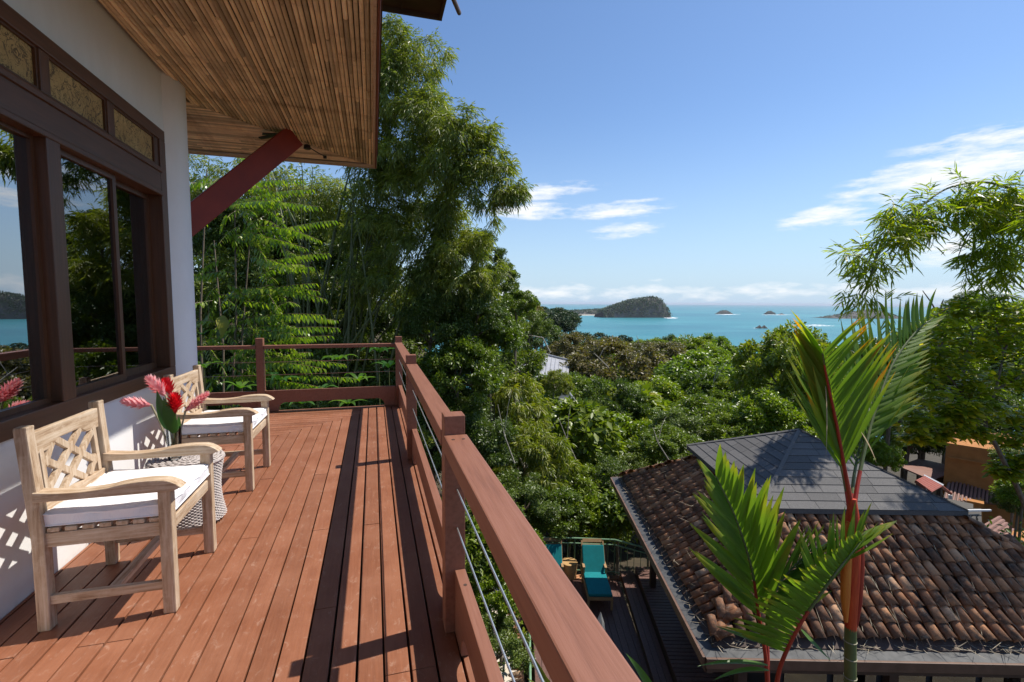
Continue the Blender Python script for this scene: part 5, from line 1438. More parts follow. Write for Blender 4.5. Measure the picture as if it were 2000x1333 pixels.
# ---- generic drooping sprays of bamboo leaves
def bamboo_sprays(blobs, per_spray, L, W, seed, droop=.25, seg=1, down=.7, spread=.55, twig=(1.4, 3.0), sub=26, tight=.30):
    """blobs: (px, py, distance, radius px, number of sprays)"""
    g = np.random.default_rng(seed); P, D, N = [], [], []
    Sp = []
    for px_, py_, d_, r_, n_ in blobs:
        c = atd(px_, py_, d_); r = r_ * d_ / F_PX
        ns = max(3, n_ // sub); so = unit(g.normal(size=(ns, 3))) * (g.random((ns, 1)) ** .45) * r; si = g.integers(0, ns, n_)
        off = so[si] + unit(g.normal(size=(n_, 3))) * (g.random((n_, 1)) ** .5) * r * tight * [1, 1, .7]
        Sp.append((c + off, c + so[si] * .8, g.random(ns)[si]))
    S0 = np.concatenate([q[0] for q in Sp]); Cc = np.concatenate([q[1] for q in Sp]); ct = np.concatenate([q[2] for q in Sp]); n = len(S0)
    sd = unit(unit(S0 - Cc) * .6 + g.normal(0, .5, (n, 3)) + [0, 0, -down * .6])
    twl = L * g.uniform(twig[0], twig[1], n)
    k = per_spray
    t_ = np.tile(np.linspace(.15, 1, k), n); i_ = np.repeat(np.arange(n), k)
    P = S0[i_] + sd[i_] * (twl[i_] * t_)[:, None] + np.array([0, 0, -1.]) * (twl[i_] * t_ * t_ * .25)[:, None]
    side = unit(np.cross(sd[i_], [0, 0, 1.]) + 1e-4) * np.where(np.arange(len(i_)) % 2, 1, -1)[:, None]
    D = sd[i_] * .75 + side * spread + g.normal(0, .22, (len(i_), 3)) + np.array([0, 0, -down * .55])
    N = np.array([0, 0, 1.]) + g.normal(0, .5, (len(i_), 3))
    sz = g.uniform(.7, 1.2, len(i_))
    V, F, kk, al = leaf_arrays(P, D, N, L * sz, W * sz, droop, seg, .12)
    tint = np.repeat(np.clip(.45 * ct[i_] + .52 * g.random(len(i_)), 0, 1), kk)
    return V, F, tint, S0, sd, twl
# big bamboo clump on the left
BB = [ # silhouette against the sky
 (775, 75, 14.5, 42, 330), (820, 130, 14.5, 58, 520), (765, 175, 14.5, 55, 480), (850, 215, 14.0, 58, 520), (790, 285, 14.5, 70, 640), (900, 265, 13.6, 50, 360),
 (945, 262, 13.4, 24, 110), (880, 330, 13.8, 58, 480), (940, 318, 13.3, 42, 240), (975, 345, 13.0, 34, 170), (1003, 355, 12.9, 20, 80), (1000, 382, 12.9, 13, 36), (935, 375, 13.2, 30, 100), (800, 380, 14.8, 70, 620), (870, 405, 14.2, 48, 320),
 (740, 340, 14.8, 60, 450), (740, 440, 14.8, 62, 480), (820, 470, 14.6, 66, 560), (895, 480, 14.2, 50, 360), (930, 465, 14.2, 26, 130), (700, 420, 15.4, 60, 380), (640, 400, 15.8, 60, 330), (880, 550, 14.4, 58, 460), (945, 545, 14.2, 40, 260), (965, 600, 14.4, 42, 280),
 (800, 560, 14.6, 66, 520), (720, 540, 15.0, 60, 420), (900, 620, 14.2, 52, 400), (830, 640, 14.4, 60, 440), (760, 640, 14.6, 50, 320), (690, 620, 15.2, 50, 260), (580, 370, 16.2, 55, 260), (500, 360, 16.4, 60, 260), (400, 350, 16.2, 50, 200), (985, 660, 15, 42, 240), (930, 690, 14.4, 50, 300), (850, 715, 13.8, 46, 260), (960, 420, 13.9, 10, 20), (720, 240, 14.8, 45, 330), (720, 120, 14.8, 45, 330)]
BB = [(a_, b_, c_, d_, int(n_ * 1.45)) for a_, b_, c_, d_, n_ in BB if b_ < 600]
V, F, tint, S0, sd, twl = bamboo_sprays(BB, 7, .165, .027, 41, twig=(1.3, 2.6), sub=30, tight=.27)
bc = thing('bamboo_clump', 'tall bamboo clump towering over the far end of the terrace', 'bamboo', tuple(atd(600, 800, 15.0)))
obj('foliage', mesh_np('foliage', V, F, {'tint': tint}), 'leaf_bamboo', bc)
rs = random.Random(31)
bz = atd(610, 800, 15.0)
for i in range(34):
    tpx = rs.choice([(560, 330), (640, 300), (720, 250), (760, 150), (800, 120), (830, 220), (880, 300), (930, 330), (700, 380), (860, 450), (520, 320), (780, 420), (900, 500)])
    top = atd(tpx[0] + rs.uniform(-30, 30), tpx[1] + rs.uniform(-30, 30), 14.8 + rs.uniform(-.6, .9))
    b_ = atd(560 + 190 * rs.random(), 830, 14.6 + rs.uniform(-.6, 1.0)); b_[2] -= .4
    mid = b_ * .5 + top * .5; mid += (b_ - top) * [.16, .16, 0] + [0, 0, 1.0]
    pts = [(1 - u) ** 2 * b_ + 2 * u * (1 - u) * mid + u * u * top for u in np.linspace(0, 1, 12)]
    MB().tube(pts, list(np.linspace(.045, .010, 12)), 7).build('culm', 'green_culm', bc, True)
# arching side branch seen against the leaves
# slender tree with long feathered sprays, in front of the bamboo
pt = thing('feathery_tree', 'slender tree with long drooping feathered sprays behind the far railing', 'tree', tuple(atd(455, 860, 9.8)))
g = np.random.default_rng(52); Pl, Dl, Nl, Ll = [], [], [], []
br_ = MB()
def spray(a_, b_, sag, leaf=.15, sp=.042):
    a_ = np.array(a_); b_ = np.array(b_); mid = (a_ + b_) / 2 + [0, 0, sag]
    Lb = np.linalg.norm(b_ - a_); n_ = int(Lb / sp)
    cur = [(1 - u) ** 2 * a_ + 2 * u * (1 - u) * mid + u * u * b_ for u in np.linspace(0, 1, n_)]
    br_.tube(cur[::max(1, n_ // 7)] + [cur[-1]], .0045, 4)
    for i in range(int(n_ * .12), n_):
        d = unit(cur[min(i + 1, n_ - 1)] - cur[max(i - 1, 0)]); s_ = unit(np.cross(d, [0, 0, 1.])) * (1 if i % 2 else -1)
        Pl.append(cur[i]); Dl.append(s_ * .55 + d * .35 + np.array([0, 0, -.62]) + g.normal(0, .10, 3)); Nl.append(np.array([0, 0, .7]) + s_ * .7 + g.normal(0, .12, 3))
        u = i / n_; Ll.append(leaf * (.55 + .6 * math.sin(math.pi * min(1, .12 + .88 * u)) ** .6) * g.uniform(.85, 1.1))
def at_(p, d): return atd(p[0], p[1], d)
ends = [(600, 350), (608, 372), (640, 412), (655, 432), (632, 452), (598, 470), (640, 492), (600, 512), (620, 548), (606, 570), (636, 588), (618, 606), (650, 622), (662, 650), (640, 668), (606, 690), (668, 702), (640, 722), (585, 545), (560, 430), (555, 385), (690, 735), (570, 640), (590, 740), (545, 760),
        (530, 350), (520, 400), (530, 480), (525, 560), (540, 600), (530, 680), (510, 720)]
for e in ends:
    e = (e[0] + g.normal(0, 10), e[1] + g.normal(0, 9)); dd = g.uniform(8.8, 10.3); s0 = (455 + g.uniform(-25, 45), e[1] + g.uniform(-30, 50))
    spray(at_(s0, 9.9 + g.uniform(-.3, .3)), at_(e, dd), g.uniform(.05, .22))
    spray(at_((s0[0] + (e[0] - s0[0]) * .3, s0[1] + 4), 9.9), at_((e[0] - 30 - g.uniform(0, 60), e[1] + g.uniform(10, 36)), dd + .2), g.uniform(.02, .14))
for i in range(95):
    y_ = g.uniform(335, 790); x0 = g.uniform(395, 560)
    spray(at_((x0, y_), 9.8 + g.uniform(-.4, .6)), at_((x0 + g.normal(0, 55), y_ + g.uniform(-30, 60)), 9.4 + g.uniform(-.3, .8)), g.uniform(0, .15), .12, .04)
V, F, kk, al = leaf_arrays(np.array(Pl), np.array(Dl), np.array(Nl), np.array(Ll), np.array(Ll) * .38, .22, 3, .16)
obj('leaf_sprays', mesh_np('leaf_sprays', V, F, {'tint': np.repeat(np.clip(g.random(len(Pl)) * .9 + .05, 0, 1), kk)}, True), 'leaf_pinnate', pt)
tag(br_.build('twig', 'culm', pt, True), kind='stuff')
for i, (xa, xb, yb) in enumerate(((446, 458, 340), (472, 492, 420), (436, 418, 470), (398, 404, 330))):
    a_ = atd(xa, 900, 10.0 + .1 * i); b_ = atd(xb, yb, 10.0 + .1 * i)
    MB().tube([a_, a_ * .5 + b_ * .5 + [(-1) ** i * .09, 0, 0], b_], [.026, .02, .010], 8).build('stem', 'bark', pt, True)
tag(blade((atd(428, 620, 9.2), atd(440, 628, 9.1), atd(432, 662, 9.1)), .10, (.2, -1, .3), 'leaf_yellowish', 'climber_leaf', None, 'tint', .75), 'single large pale yellow-green leaf hanging on the feathery tree', 'leaf')
# understorey plants along the far railing
us = np.random.default_rng(61)
UND = [(400, 720, 8.6, 5, .20), (545, 745, 9.0, 7, .24), (470, 760, 8.8, 6, .22), (620, 770, 9.6, 7, .26), (700, 745, 10.0, 6, .25), (760, 720, 10.4, 6, .25), (660, 705, 10.2, 7, .25), (740, 690, 11, 7, .3), (395, 655, 9.2, 5, .16), (590, 790, 8.9, 7, .22), (680, 790, 9.2, 6, .22), (500, 800, 8.8, 6, .2)]
for i, (px_, py_, d_, n_, sz) in enumerate(UND):
    c = atd(px_, py_, d_); pl = thing('undergrowth_plant', 'broad-leaved undergrowth plant behind the far railing, %s from the left' % ORD[sorted(q[0] for q in UND).index(px_)], 'plant', (c[0], c[1], c[2] - .6), 'undergrowth behind the far railing')
    MB().tube([c - [0, 0, 1.2], c], [.014, .008], 6).build('stem', 'green_culm', pl, True)
    for k in range(n_):
        a_ = 6.283 * k / n_ + us.uniform(-.3, .3); dv = np.array([math.cos(a_), math.sin(a_), us.uniform(.25, .9)])
        blade((c, c + dv * sz * 1.0 + [0, 0, .05], c + dv * [1, 1, .2] * sz * 1.7), sz * .21, (0, 0, 1.0), 'leaf_arr' if i % 2 else 'leaf_palm', 'leaf', pl, 'tint', us.random(), 6)

# dense thicket closing the ground under the bamboo and along the slope
g = np.random.default_rng(71)
def thicket(label, boxes, n, L, W, mat, seed):
    g = np.random.default_rng(seed); Ps = []
    for (pa, pb_, da, db, k) in boxes:
        for _ in range(k):
            Ps.append(atd(g.uniform(pa[0], pb_[0]), g.uniform(pa[1], pb_[1]), g.uniform(da, db)))
    Ps = np.array(Ps); m = len(Ps)
    P = np.repeat(Ps, n, 0) + g.normal(0, .22, (m * n, 3))
    D = g.normal(0, 1, (m * n, 3)) + [0, 0, -.2]; N = g.normal(0, .6, (m * n, 3)) + [0, 0, 1.]
    V, F, kk, al = leaf_arrays(P, D, N, L * g.uniform(.7, 1.3, m * n), W * g.uniform(.7, 1.3, m * n), .05, 1, .12)
    return tag(obj('thicket', mesh_np('thicket', V, F, {'tint': np.repeat(g.random(m * n), kk)}), mat), label, 'undergrowth', kind='stuff')
thicket('tangled dark undergrowth behind the far railing and bamboo', [((380, 560), (800, 900), 15.5, 18, 420), ((380, 330), (620, 600), 17, 19, 260), ((780, 640), (1000, 1000), 16, 19, 300)], 26, .17, .06, 'leaf_dark', 72)
thicket('low leafy ground cover on the slope around the lower deck', [((880, 1000), (1000, 1330), 9.5, 11, 160), ((1000, 960), (1330, 1040), 13.6, 15, 220), ((1400, 860), (1700, 920), 15, 18, 90), ((1890, 1050), (2000, 1150), 11, 13, 60)], 24, .15, .06, 'leaf_glossy', 73)

# woodland on the rise to the left, mostly hidden by the house
g = np.random.default_rng(75); hx = g.uniform(-60, -4, 900); hy = g.uniform(16, 80, 900); hzz = ground(hx, hy)
Pc = np.stack([hx, hy, hzz + g.uniform(.8, 5.0, 900)], 1); n_ = 26; Ph = np.repeat(Pc, n_, 0) + g.normal(0, .9, (900 * n_, 3)) * [1, 1, .7]
V, F, kk, al = leaf_arrays(Ph, g.normal(0, 1, Ph.shape) + [0, 0, -.2], g.normal(0, .6, Ph.shape) + [0, 0, 1.], g.uniform(.35, .7, len(Ph)), g.uniform(.18, .34, len(Ph)), .05, 1, .12)
tag(obj('hill_woodland', mesh_np('hill_woodland', V, F, {'tint': np.repeat(g.random(len(Ph)), kk)}), 'leaf_dark'), 'dark woodland on the rising ground behind the bamboo', 'woodland', kind='stuff')
# bamboo boughs hanging in from the right
RB = [(1990, 385, 6.0, 40, 60), (1930, 380, 6.0, 34, 50), (1870, 385, 5.9, 32, 46), (1815, 405, 5.8, 30, 40), (1775, 430, 5.7, 30, 38), (1750, 468, 5.6, 27, 32), (1712, 495, 5.6, 22, 18), (1668, 502, 5.5, 22, 13), (1702, 535, 5.5, 24, 20), (1692, 568, 5.5, 18, 9), (1660, 560, 5.5, 14, 5),
      (1745, 400, 5.7, 18, 10), (1830, 430, 5.8, 26, 24), (1880, 425, 5.9, 30, 34), (1945, 430, 6.0, 36, 46), (1990, 470, 6.0, 40, 52), (1935, 485, 6.0, 34, 38), (1892, 495, 6.0, 24, 16), (1880, 530, 6.0, 16, 8), (1965, 545, 6.1, 36, 34), (1925, 540, 6.1, 22, 14), (1995, 600, 6.2, 30, 24), (1730, 600, 5.6, 12, 4), (1885, 352, 5.9, 10, 4)]
RB = [(a_, b_, c_ * 1.66, d_, int(n_ * 1.25)) for a_, b_, c_, d_, n_ in RB]
RB += [(2110, 330, 8.3, 60, 90), (2130, 430, 8.1, 55, 80), (2200, 370, 8.2, 60, 100), (2290, 330, 8.2, 60, 90), (2280, 450, 8.1, 60, 90), (2380, 380, 8.2, 70, 100), (2060, 430, 8.4, 40, 60), (2060, 400, 9.8, 40, 40)]
V, F, tint, S0, sd, twl = bamboo_sprays(RB, 8, .25, .032, 81, .12, 3, .5, .62, (.7, 1.6), 9, .42)
bb = thing('bamboo_boughs', 'arching bamboo boughs hanging in from the right edge', 'bamboo', tuple(atd(2120, 1000, 10.6)))
obj('foliage', mesh_np('foliage', V, F, {'tint': tint}, True), 'leaf_backlit', bb)
def curve(pts, n=16):
    P = [np.array(p) for p in pts]; out = []
    for i in range(len(P) - 1):
        p0, p1, p2, p3 = P[max(i - 1, 0)], P[i], P[i + 1], P[min(i + 2, len(P) - 1)]
        for u in np.linspace(0, 1, n, endpoint=False):
            out.append(.5 * ((2 * p1) + (-p0 + p2) * u + (2 * p0 - 5 * p1 + 4 * p2 - p3) * u * u + (-p0 + 3 * p1 - 3 * p2 + p3) * u ** 3))
    return out + [P[-1]]
for pts in ([(2130, 700, 6.5), (2060, 450, 6.2), (1960, 365, 6.0), (1860, 365, 5.9), (1780, 420, 5.7), (1715, 490, 5.6), (1640, 500, 5.5)],
            [(2130, 700, 6.5), (2080, 500, 6.3), (1980, 440, 6.1), (1900, 450, 6.0), (1865, 520, 6.0)], [(2140, 900, 6.6), (2050, 640, 6.3), (1970, 540, 6.1), (1930, 545, 6.1)],
            [(1715, 490, 5.6), (1700, 540, 5.5), (1680, 585, 5.5)], [(2140, 1000, 6.6), (2060, 800, 6.4), (1990, 700, 6.3)]):
    c_ = curve([atd(p[0], p[1], p[2] * 1.66) for p in pts], 8); MB().tube(c_, list(np.linspace(.034, .006, len(c_))), 6).build('culm', 'green_culm', bb, True)
tw = MB()
for i in range(0, len(S0), 2): tw.tube([S0[i], S0[i] + sd[i] * twl[i] * .5 - [0, 0, twl[i] * .06], S0[i] + sd[i] * twl[i] - [0, 0, twl[i] * .25]], .0035, 3, False)
tag(tw.build('twig', 'green_culm', bb), kind='stuff')
# open-crowned tree with crooked pale limbs, right
ot = thing('crooked_tree', 'open-crowned tree with crooked pale branches above the orange house', 'tree', tuple(atd(2060, 1100, 10.5)))
limbs = [[(2080, 1250, 10.4), (2010, 1010, 10.2), (1950, 880, 10.0), (1925, 830, 10.0), (1945, 760, 10.0), (1958, 690, 10.1), (1945, 640, 10.2)],
         [(1925, 830, 10.0), (1905, 812, 9.9), (1880, 770, 9.9), (1845, 730, 9.8), (1800, 715, 9.7)], [(1905, 812, 9.9), (1910, 830, 9.8), (1880, 826, 9.7)], [(1880, 770, 9.9), (1885, 700, 10), (1900, 650, 10.2), (1880, 620, 10.2)],
         [(1958, 690, 10.1), (1990, 640, 10.3), (2040, 600, 10.4)], [(1945, 760, 10), (1985, 740, 10.1), (2040, 690, 10.3)], [(1845, 730, 9.8), (1835, 690, 9.8), (1850, 650, 9.9)]]
lm = MB()
for i, l_ in enumerate(limbs):
    c_ = curve([atd(*p) for p in l_], 6); r0 = .055 if i == 0 else .026
    lm.tube(c_, list(np.linspace(r0, .012, len(c_))), 8)
lm.build('trunk', 'bark', ot, True)
g = np.random.default_rng(91)
LB = [(1800, 700, 9.7, 40), (1840, 650, 9.9, 48), (1880, 610, 10.1, 45), (1940, 620, 10.2, 50), (1850, 710, 9.7, 45), (1900, 680, 10.1, 45), (1960, 670, 10.2, 45), (1800, 760, 9.6, 45), (1850, 790, 9.6, 45), (1900, 750, 9.8, 40), (1970, 740, 10.2, 42), (1780, 820, 9.6, 36), (1800, 850, 9.7, 32), (1870, 815, 9.6, 30), (2000, 620, 10.4, 45), (2020, 700, 10.4, 45), (1980, 810, 10.3, 36), (1885, 800, 9.8, 36), (1930, 800, 10.0, 38), (1845, 842, 9.8, 28), (1905, 846, 9.9, 20), (1975, 860, 10.1, 30), (1965, 920, 10.1, 24), (1990, 900, 10.1, 30),
      (2080, 640, 10.4, 50)]
Pz, Dz, Nz = [], [], []
for px_, py_, d_, r_ in LB:
    c = atd(px_, py_, d_); r = r_ * d_ / F_PX; n_ = 260
    tw_ = c + unit(g.normal(size=(n_ // 5, 3))) * (g.random((n_ // 5, 1)) ** .5) * r * [1, 1, .7]
    for q in tw_:
        for k in range(5):
            a_ = 6.283 * (k / 5 + g.random() * .1); Pz.append(q + g.normal(0, .03, 3)); Dz.append((math.cos(a_), math.sin(a_), g.uniform(-.5, .25))); Nz.append(np.array([0, 0, 1.]) + g.normal(0, .35, 3))
V, F, kk, al = leaf_arrays(np.array(Pz), np.array(Dz), np.array(Nz), g.uniform(.12, .23, len(Pz)), g.uniform(.055, .10, len(Pz)), .12, 3, .10)
obj('crown', mesh_np('crown', V, F, {'tint': np.repeat(g.random(len(Pz)), kk)}, True), 'leaf_backlit', ot)
# bare twig tree behind the palm
bt = MB(); 
for l_ in ([(1835, 690, 11), (1830, 615, 11), (1802, 568, 11)], [(1830, 615, 11), (1862, 596, 11)], [(1833, 640, 11), (1838, 600, 11), (1843, 585, 11)]):
    c_ = curve([atd(*p) for p in l_], 6); bt.tube(c_, list(np.linspace(.03, .008, len(c_))), 6)
tag(bt.build('bare_branch', 'bark', None, True), 'bare forked branch sticking up behind the red-stemmed palm', 'branch')

# ------------------------------------------------------------------ red-stemmed palms
def leaflet_mesh(droop, seed):
    n = 7; V = []; Fq = []; al = []
    for i in range(n + 1):
        u = i / n; wd = .5 * (math.sin(math.pi * (.16 + .84 * u) ** .9) ** .8 if u < .999 else .03)
        if u < .08: wd *= .55
        z_ = -droop * u * u
        for s_, dz in ((-1, .16), (0, 0), (1, .16)): V.append((s_ * wd, u, z_ + dz * wd * .0)); al.append(u)
    for i in range(n): b = 3 * i; Fq += [(b, b + 1, b + 4, b + 3), (b + 1, b + 2, b + 5, b + 4)]
    V = np.array(V, float)
    V[:, 2] += np.abs(V[:, 0]) * .5                        # V-shaped cross section (x and z scaled together)
    me = mesh_np('leaflet', V, [np.array(Fq)], {'along': al}, True)
    return me
LM = {}
for nm in ('leaflet_green', 'leaflet_orange'):
    for k, dr in enumerate((.02, .12, .3)):
        me = leaflet_mesh(dr, k); me.materials.append(MATS[nm]); LM[nm, k] = me
def camdir(x, y, z): return RGT * x + UPV * y - FWD * z          # right, up, towards the viewer
def frond(parent, pts, n, La, Lb, left, right, mat, w=.030, t0=.18, rad=.010, sag=1, sides=(1, 1), red=.5, wl=None, rl=1.0):
    """pts: rachis points (px, py, distance); left/right: leaflet directions at the base and at the tip of the rachis (right, up, towards)"""
    c_ = curve([atd(*p) for p in pts], 10)
    rr_ = list(np.linspace(rad, rad * .28, len(c_))); ks = max(2, int(len(c_) * red))
    fr = MB().tube(c_[:ks], rr_[:ks], 8).build('frond', 'petiole_red', parent, True)
    if ks < len(c_): MB().tube(c_[ks - 1:], rr_[ks - 1:], 8).build('rachis', 'palm_stem', fr, True)
    seglen = np.cumsum([0] + [np.linalg.norm(c_[i + 1] - c_[i]) for i in range(len(c_) - 1)])
    for sd_, dirs in ((0, left), (1, right)):
        if not sides[sd_]: continue
        for i in range(n):
            u = t0 + (1 - t0) * (i + .35 * sd_) / n; s_ = u * seglen[-1]; j = min(np.searchsorted(seglen, s_), len(c_) - 1)
            p = c_[j] if j == 0 else c_[j - 1] + (c_[j] - c_[j - 1]) * (s_ - seglen[j - 1]) / (seglen[j] - seglen[j - 1] + 1e-9)
            tan = unit(c_[min(j + 1, len(c_) - 1)] - c_[max(j - 1, 0)]); q = i / max(1, n - 1)
            d = unit(camdir(*dirs[0]) * (1 - q) + camdir(*dirs[1]) * q + rng.normal(0, .05, 3))
            nrm = unit(np.cross(tan, d)) * (1 if sd_ else -1); nrm = unit(nrm + camdir(0, .25, .35))
            X_ = unit(np.cross(d, nrm)); Z_ = np.cross(X_, d)
            L = (La * (1 - q) + Lb * q) * (rl if sd_ else 1.0) * random.uniform(.84, 1.08) * (.75 + .25 * math.sin(math.pi * min(1, q + .25)))
            W_ = (w if sd_ or wl is None else wl) * random.uniform(.85, 1.1)
            M = Matrix(((X_[0] * W_, d[0] * L, Z_[0] * W_, p[0]), (X_[1] * W_, d[1] * L, Z_[1] * W_, p[1]), (X_[2] * W_, d[2] * L, Z_[2] * W_, p[2]), (0, 0, 0, 1)))
            me = LM[mat, random.choice((sag, sag, sag, 1, 2))]
            o_ = obj('leaflet', me, None, fr); o_.matrix_basis = M
            # droop of the blade is modelled along its own z, scale it with length
    return fr
D1 = 2.6
p1_ = thing('red_stem_palm', 'tall palm with scarlet crownshaft and ringed green stem', 'palm', tuple(atd(1660, 1420, D1)))
st_ = [atd(1660, 1800, D1), atd(1660, 1420, D1), atd(1661, 1225, D1)]
MB().tube(st_, [.032, .030, .028], 16).build('stem', 'palm_stem', p1_, True)
for i, py_ in enumerate((1252, 1285, 1322, 1362)):
    c = atd(1660.5, py_, D1); MB().lathe([(.0295, -.003), (.0325, 0), (.0295, .003)], 20, tuple(c), False).build('stem_ring', 'stem_ring', p1_, True)
cs = [(1661, 1233, .036), (1662, 1190, .042), (1663, 1130, .052), (1664, 1080, .053), (1664, 1040, .049), (1665, 1005, .040), (1666, 975, .022)]
MB().tube([atd(a_, b_, D1) for a_, b_, _ in cs], [q[2] * .76 for q in cs], 18).build('crownshaft', 'red_sheath', p1_, True)
cs = [(1652, 1215, .012), (1651, 1170, .028), (1652, 1120, .032), (1656, 1060, .030), (1660, 1020, .02)]
MB().tube([atd(a_, b_, D1 - .02) for a_, b_, _ in cs], [q[2] * .8 for q in cs], 14).build('sheath', 'orange_sheath', p1_, True)
cs = [(1672, 1225, .010), (1678, 1180, .018), (1681, 1110, .022), (1680, 1050, .02), (1674, 1015, .016)]
MB().tube([atd(a_, b_, D1 - .01) for a_, b_, _ in cs], [q[2] * .8 for q in cs], 12).build('sheath', 'petiole_red', p1_, True)
# upper fronds of the tall palm
frond(p1_, [(1668, 1010, 2.6), (1652, 930, 2.6), (1634, 830, 2.55), (1616, 745, 2.48), (1606, 690, 2.40)], 25, .60, .40, ((-.42, .90, .15), (-.62, .76, .1)), ((.36, .93, .12), (.62, .78, .2)), 'leaflet_orange', .042, .28, .013, 0, red=.9)
frond(p1_, [(1666, 1010, 2.62), (1678, 930, 2.72), (1704, 820, 2.85), (1742, 715, 3.0), (1786, 652, 3.1), (1822, 622, 3.15)], 24, .74, .30, ((-.22, .97, -.1), (.12, .99, -.1)), ((.80, .50, .1), (.94, .30, .1)), 'leaflet_green', .032, .30, .012, 0, red=.25, wl=.046, rl=.5)
frond(p1_, [(1664, 1005, 2.66), (1668, 930, 2.8), (1690, 830, 3.0), (1715, 740, 3.2)], 20, .62, .5, ((-.42, .9, -.1), (-.25, .95, -.1)), ((.55, .82, 0), (.7, .7, 0)), 'leaflet_green', .034, .3, .011, 1, red=.25)
frond(p1_, [(1660, 1010, 2.66), (1645, 920, 2.75), (1615, 820, 2.85), (1580, 730, 2.95)], 18, .55, .42, ((-.55, .82, 0), (-.5, .85, 0)), ((-.05, 1, 0), (-.2, .97, 0)), 'leaflet_green', .03, .32, .010, 1, red=.25)
for a_, b_ in (((1612, 755), (1613, 895)), ((1682, 845), (1712, 905))):
    blade((atd(*a_, 2.42), atd((a_[0] + b_[0]) / 2 + 3, (a_[1] + b_[1]) / 2, 2.40), atd(*b_, 2.40)), .011, (.5, -.8, .1), 'dry_leaf', 'dry_leaflet', p1_)
# second palm, lower left
D2 = 2.5
p2_ = thing('red_stem_palm', 'small palm with low fronds and red petioles before the tile roof', 'palm', tuple(atd(1510, 1500, D2)))
MB().tube([atd(1515, 1800, D2), atd(1512, 1500, D2), atd(1506, 1400, D2)], [.04, .036, .032], 12).build('stem', 'palm_stem', p2_, True)
frond(p2_, [(1500, 1400, 2.5), (1496, 1290, 2.5), (1480, 1190, 2.52), (1468, 1110, 2.55), (1436, 1010, 2.6), (1398, 930, 2.65)], 21, .56, .26, ((-.70, .68, .1), (-.62, .75, 0)), ((.34, .94, .15), (.10, .99, .05)), 'leaflet_green', .044, .42, .012, 0, red=.55)
frond(p2_, [(1500, 1400, 2.52), (1500, 1290, 2.58), (1500, 1200, 2.66), (1530, 1130, 2.75), (1590, 1070, 2.85)], 22, .42, .28, ((.18, .97, 0), (.50, .84, 0)), ((.82, .55, 0), (.88, .42, .1)), 'leaflet_green', .038, .40, .011, 1, red=.4)
frond(p2_, [(1512, 1400, 2.42), (1522, 1310, 2.40), (1560, 1225, 2.36), (1610, 1150, 2.34), (1655, 1090, 2.36), (1690, 1050, 2.40)], 30, .40, .13, ((-.86, .42, .2), (-.60, .70, .35)), ((.55, -.75, .1), (.85, .35, .1)), 'leaflet_green', .036, .33, .012, 1, (1, 0))
frond(p2_, [(1600, 1160, 2.35), (1640, 1100, 2.42), (1668, 1060, 2.48), (1690, 1040, 2.5)], 15, .34, .24, ((-.42, .9, 0), (.30, .94, 0)), ((.55, .8, 0), (.92, .38, 0)), 'leaflet_green', .040, .02, .006, 0, red=.1)
for a_, m2, b_ in (((1500, 1300), (1430, 1285), (1362, 1302)), ((1502, 1310), (1450, 1300), (1392, 1330)), ((1565, 1230), (1590, 1260), (1622, 1290)), ((1498, 1260), (1440, 1240), (1395, 1222))):
    blade((atd(*a_, 2.45), atd(*m2, 2.4), atd(*b_, 2.36)), .012, (0, -.3, 1), 'leaf_palm', 'leaflet', p2_)
# variegated leaves poking up by the rail
for i, (a_, m2, b_, d_, wd) in enumerate((((1300, 1400), (1262, 1320), (1222, 1276), 2.6, .022), ((1110, 1420), (1095, 1310), (1040, 1255), 3.3, .03), ((1100, 1430), (1070, 1330), (1035, 1275), 3.3, .026), ((1110, 1430), (1085, 1340), (1040, 1300), 3.3, .026), ((1120, 1430), (1080, 1360), (1030, 1325), 3.3, .026))):
    tag(blade((atd(*a_, d_), atd(*m2, d_), atd(*b_, d_)), wd, (-.3, -.5, .8), 'leaf_yellowish' if i else 'leaf_palm', 'strap_leaf', None, 'tint', .35 + .1 * i), ('striped strap leaf rising beside the near end of the rail', 'long yellow-green strap leaf below the terrace rail, %s from the top' % ORD[max(0, i - 1)])[i > 0], 'leaf', None if i == 0 else 'strap leaves below the rail')

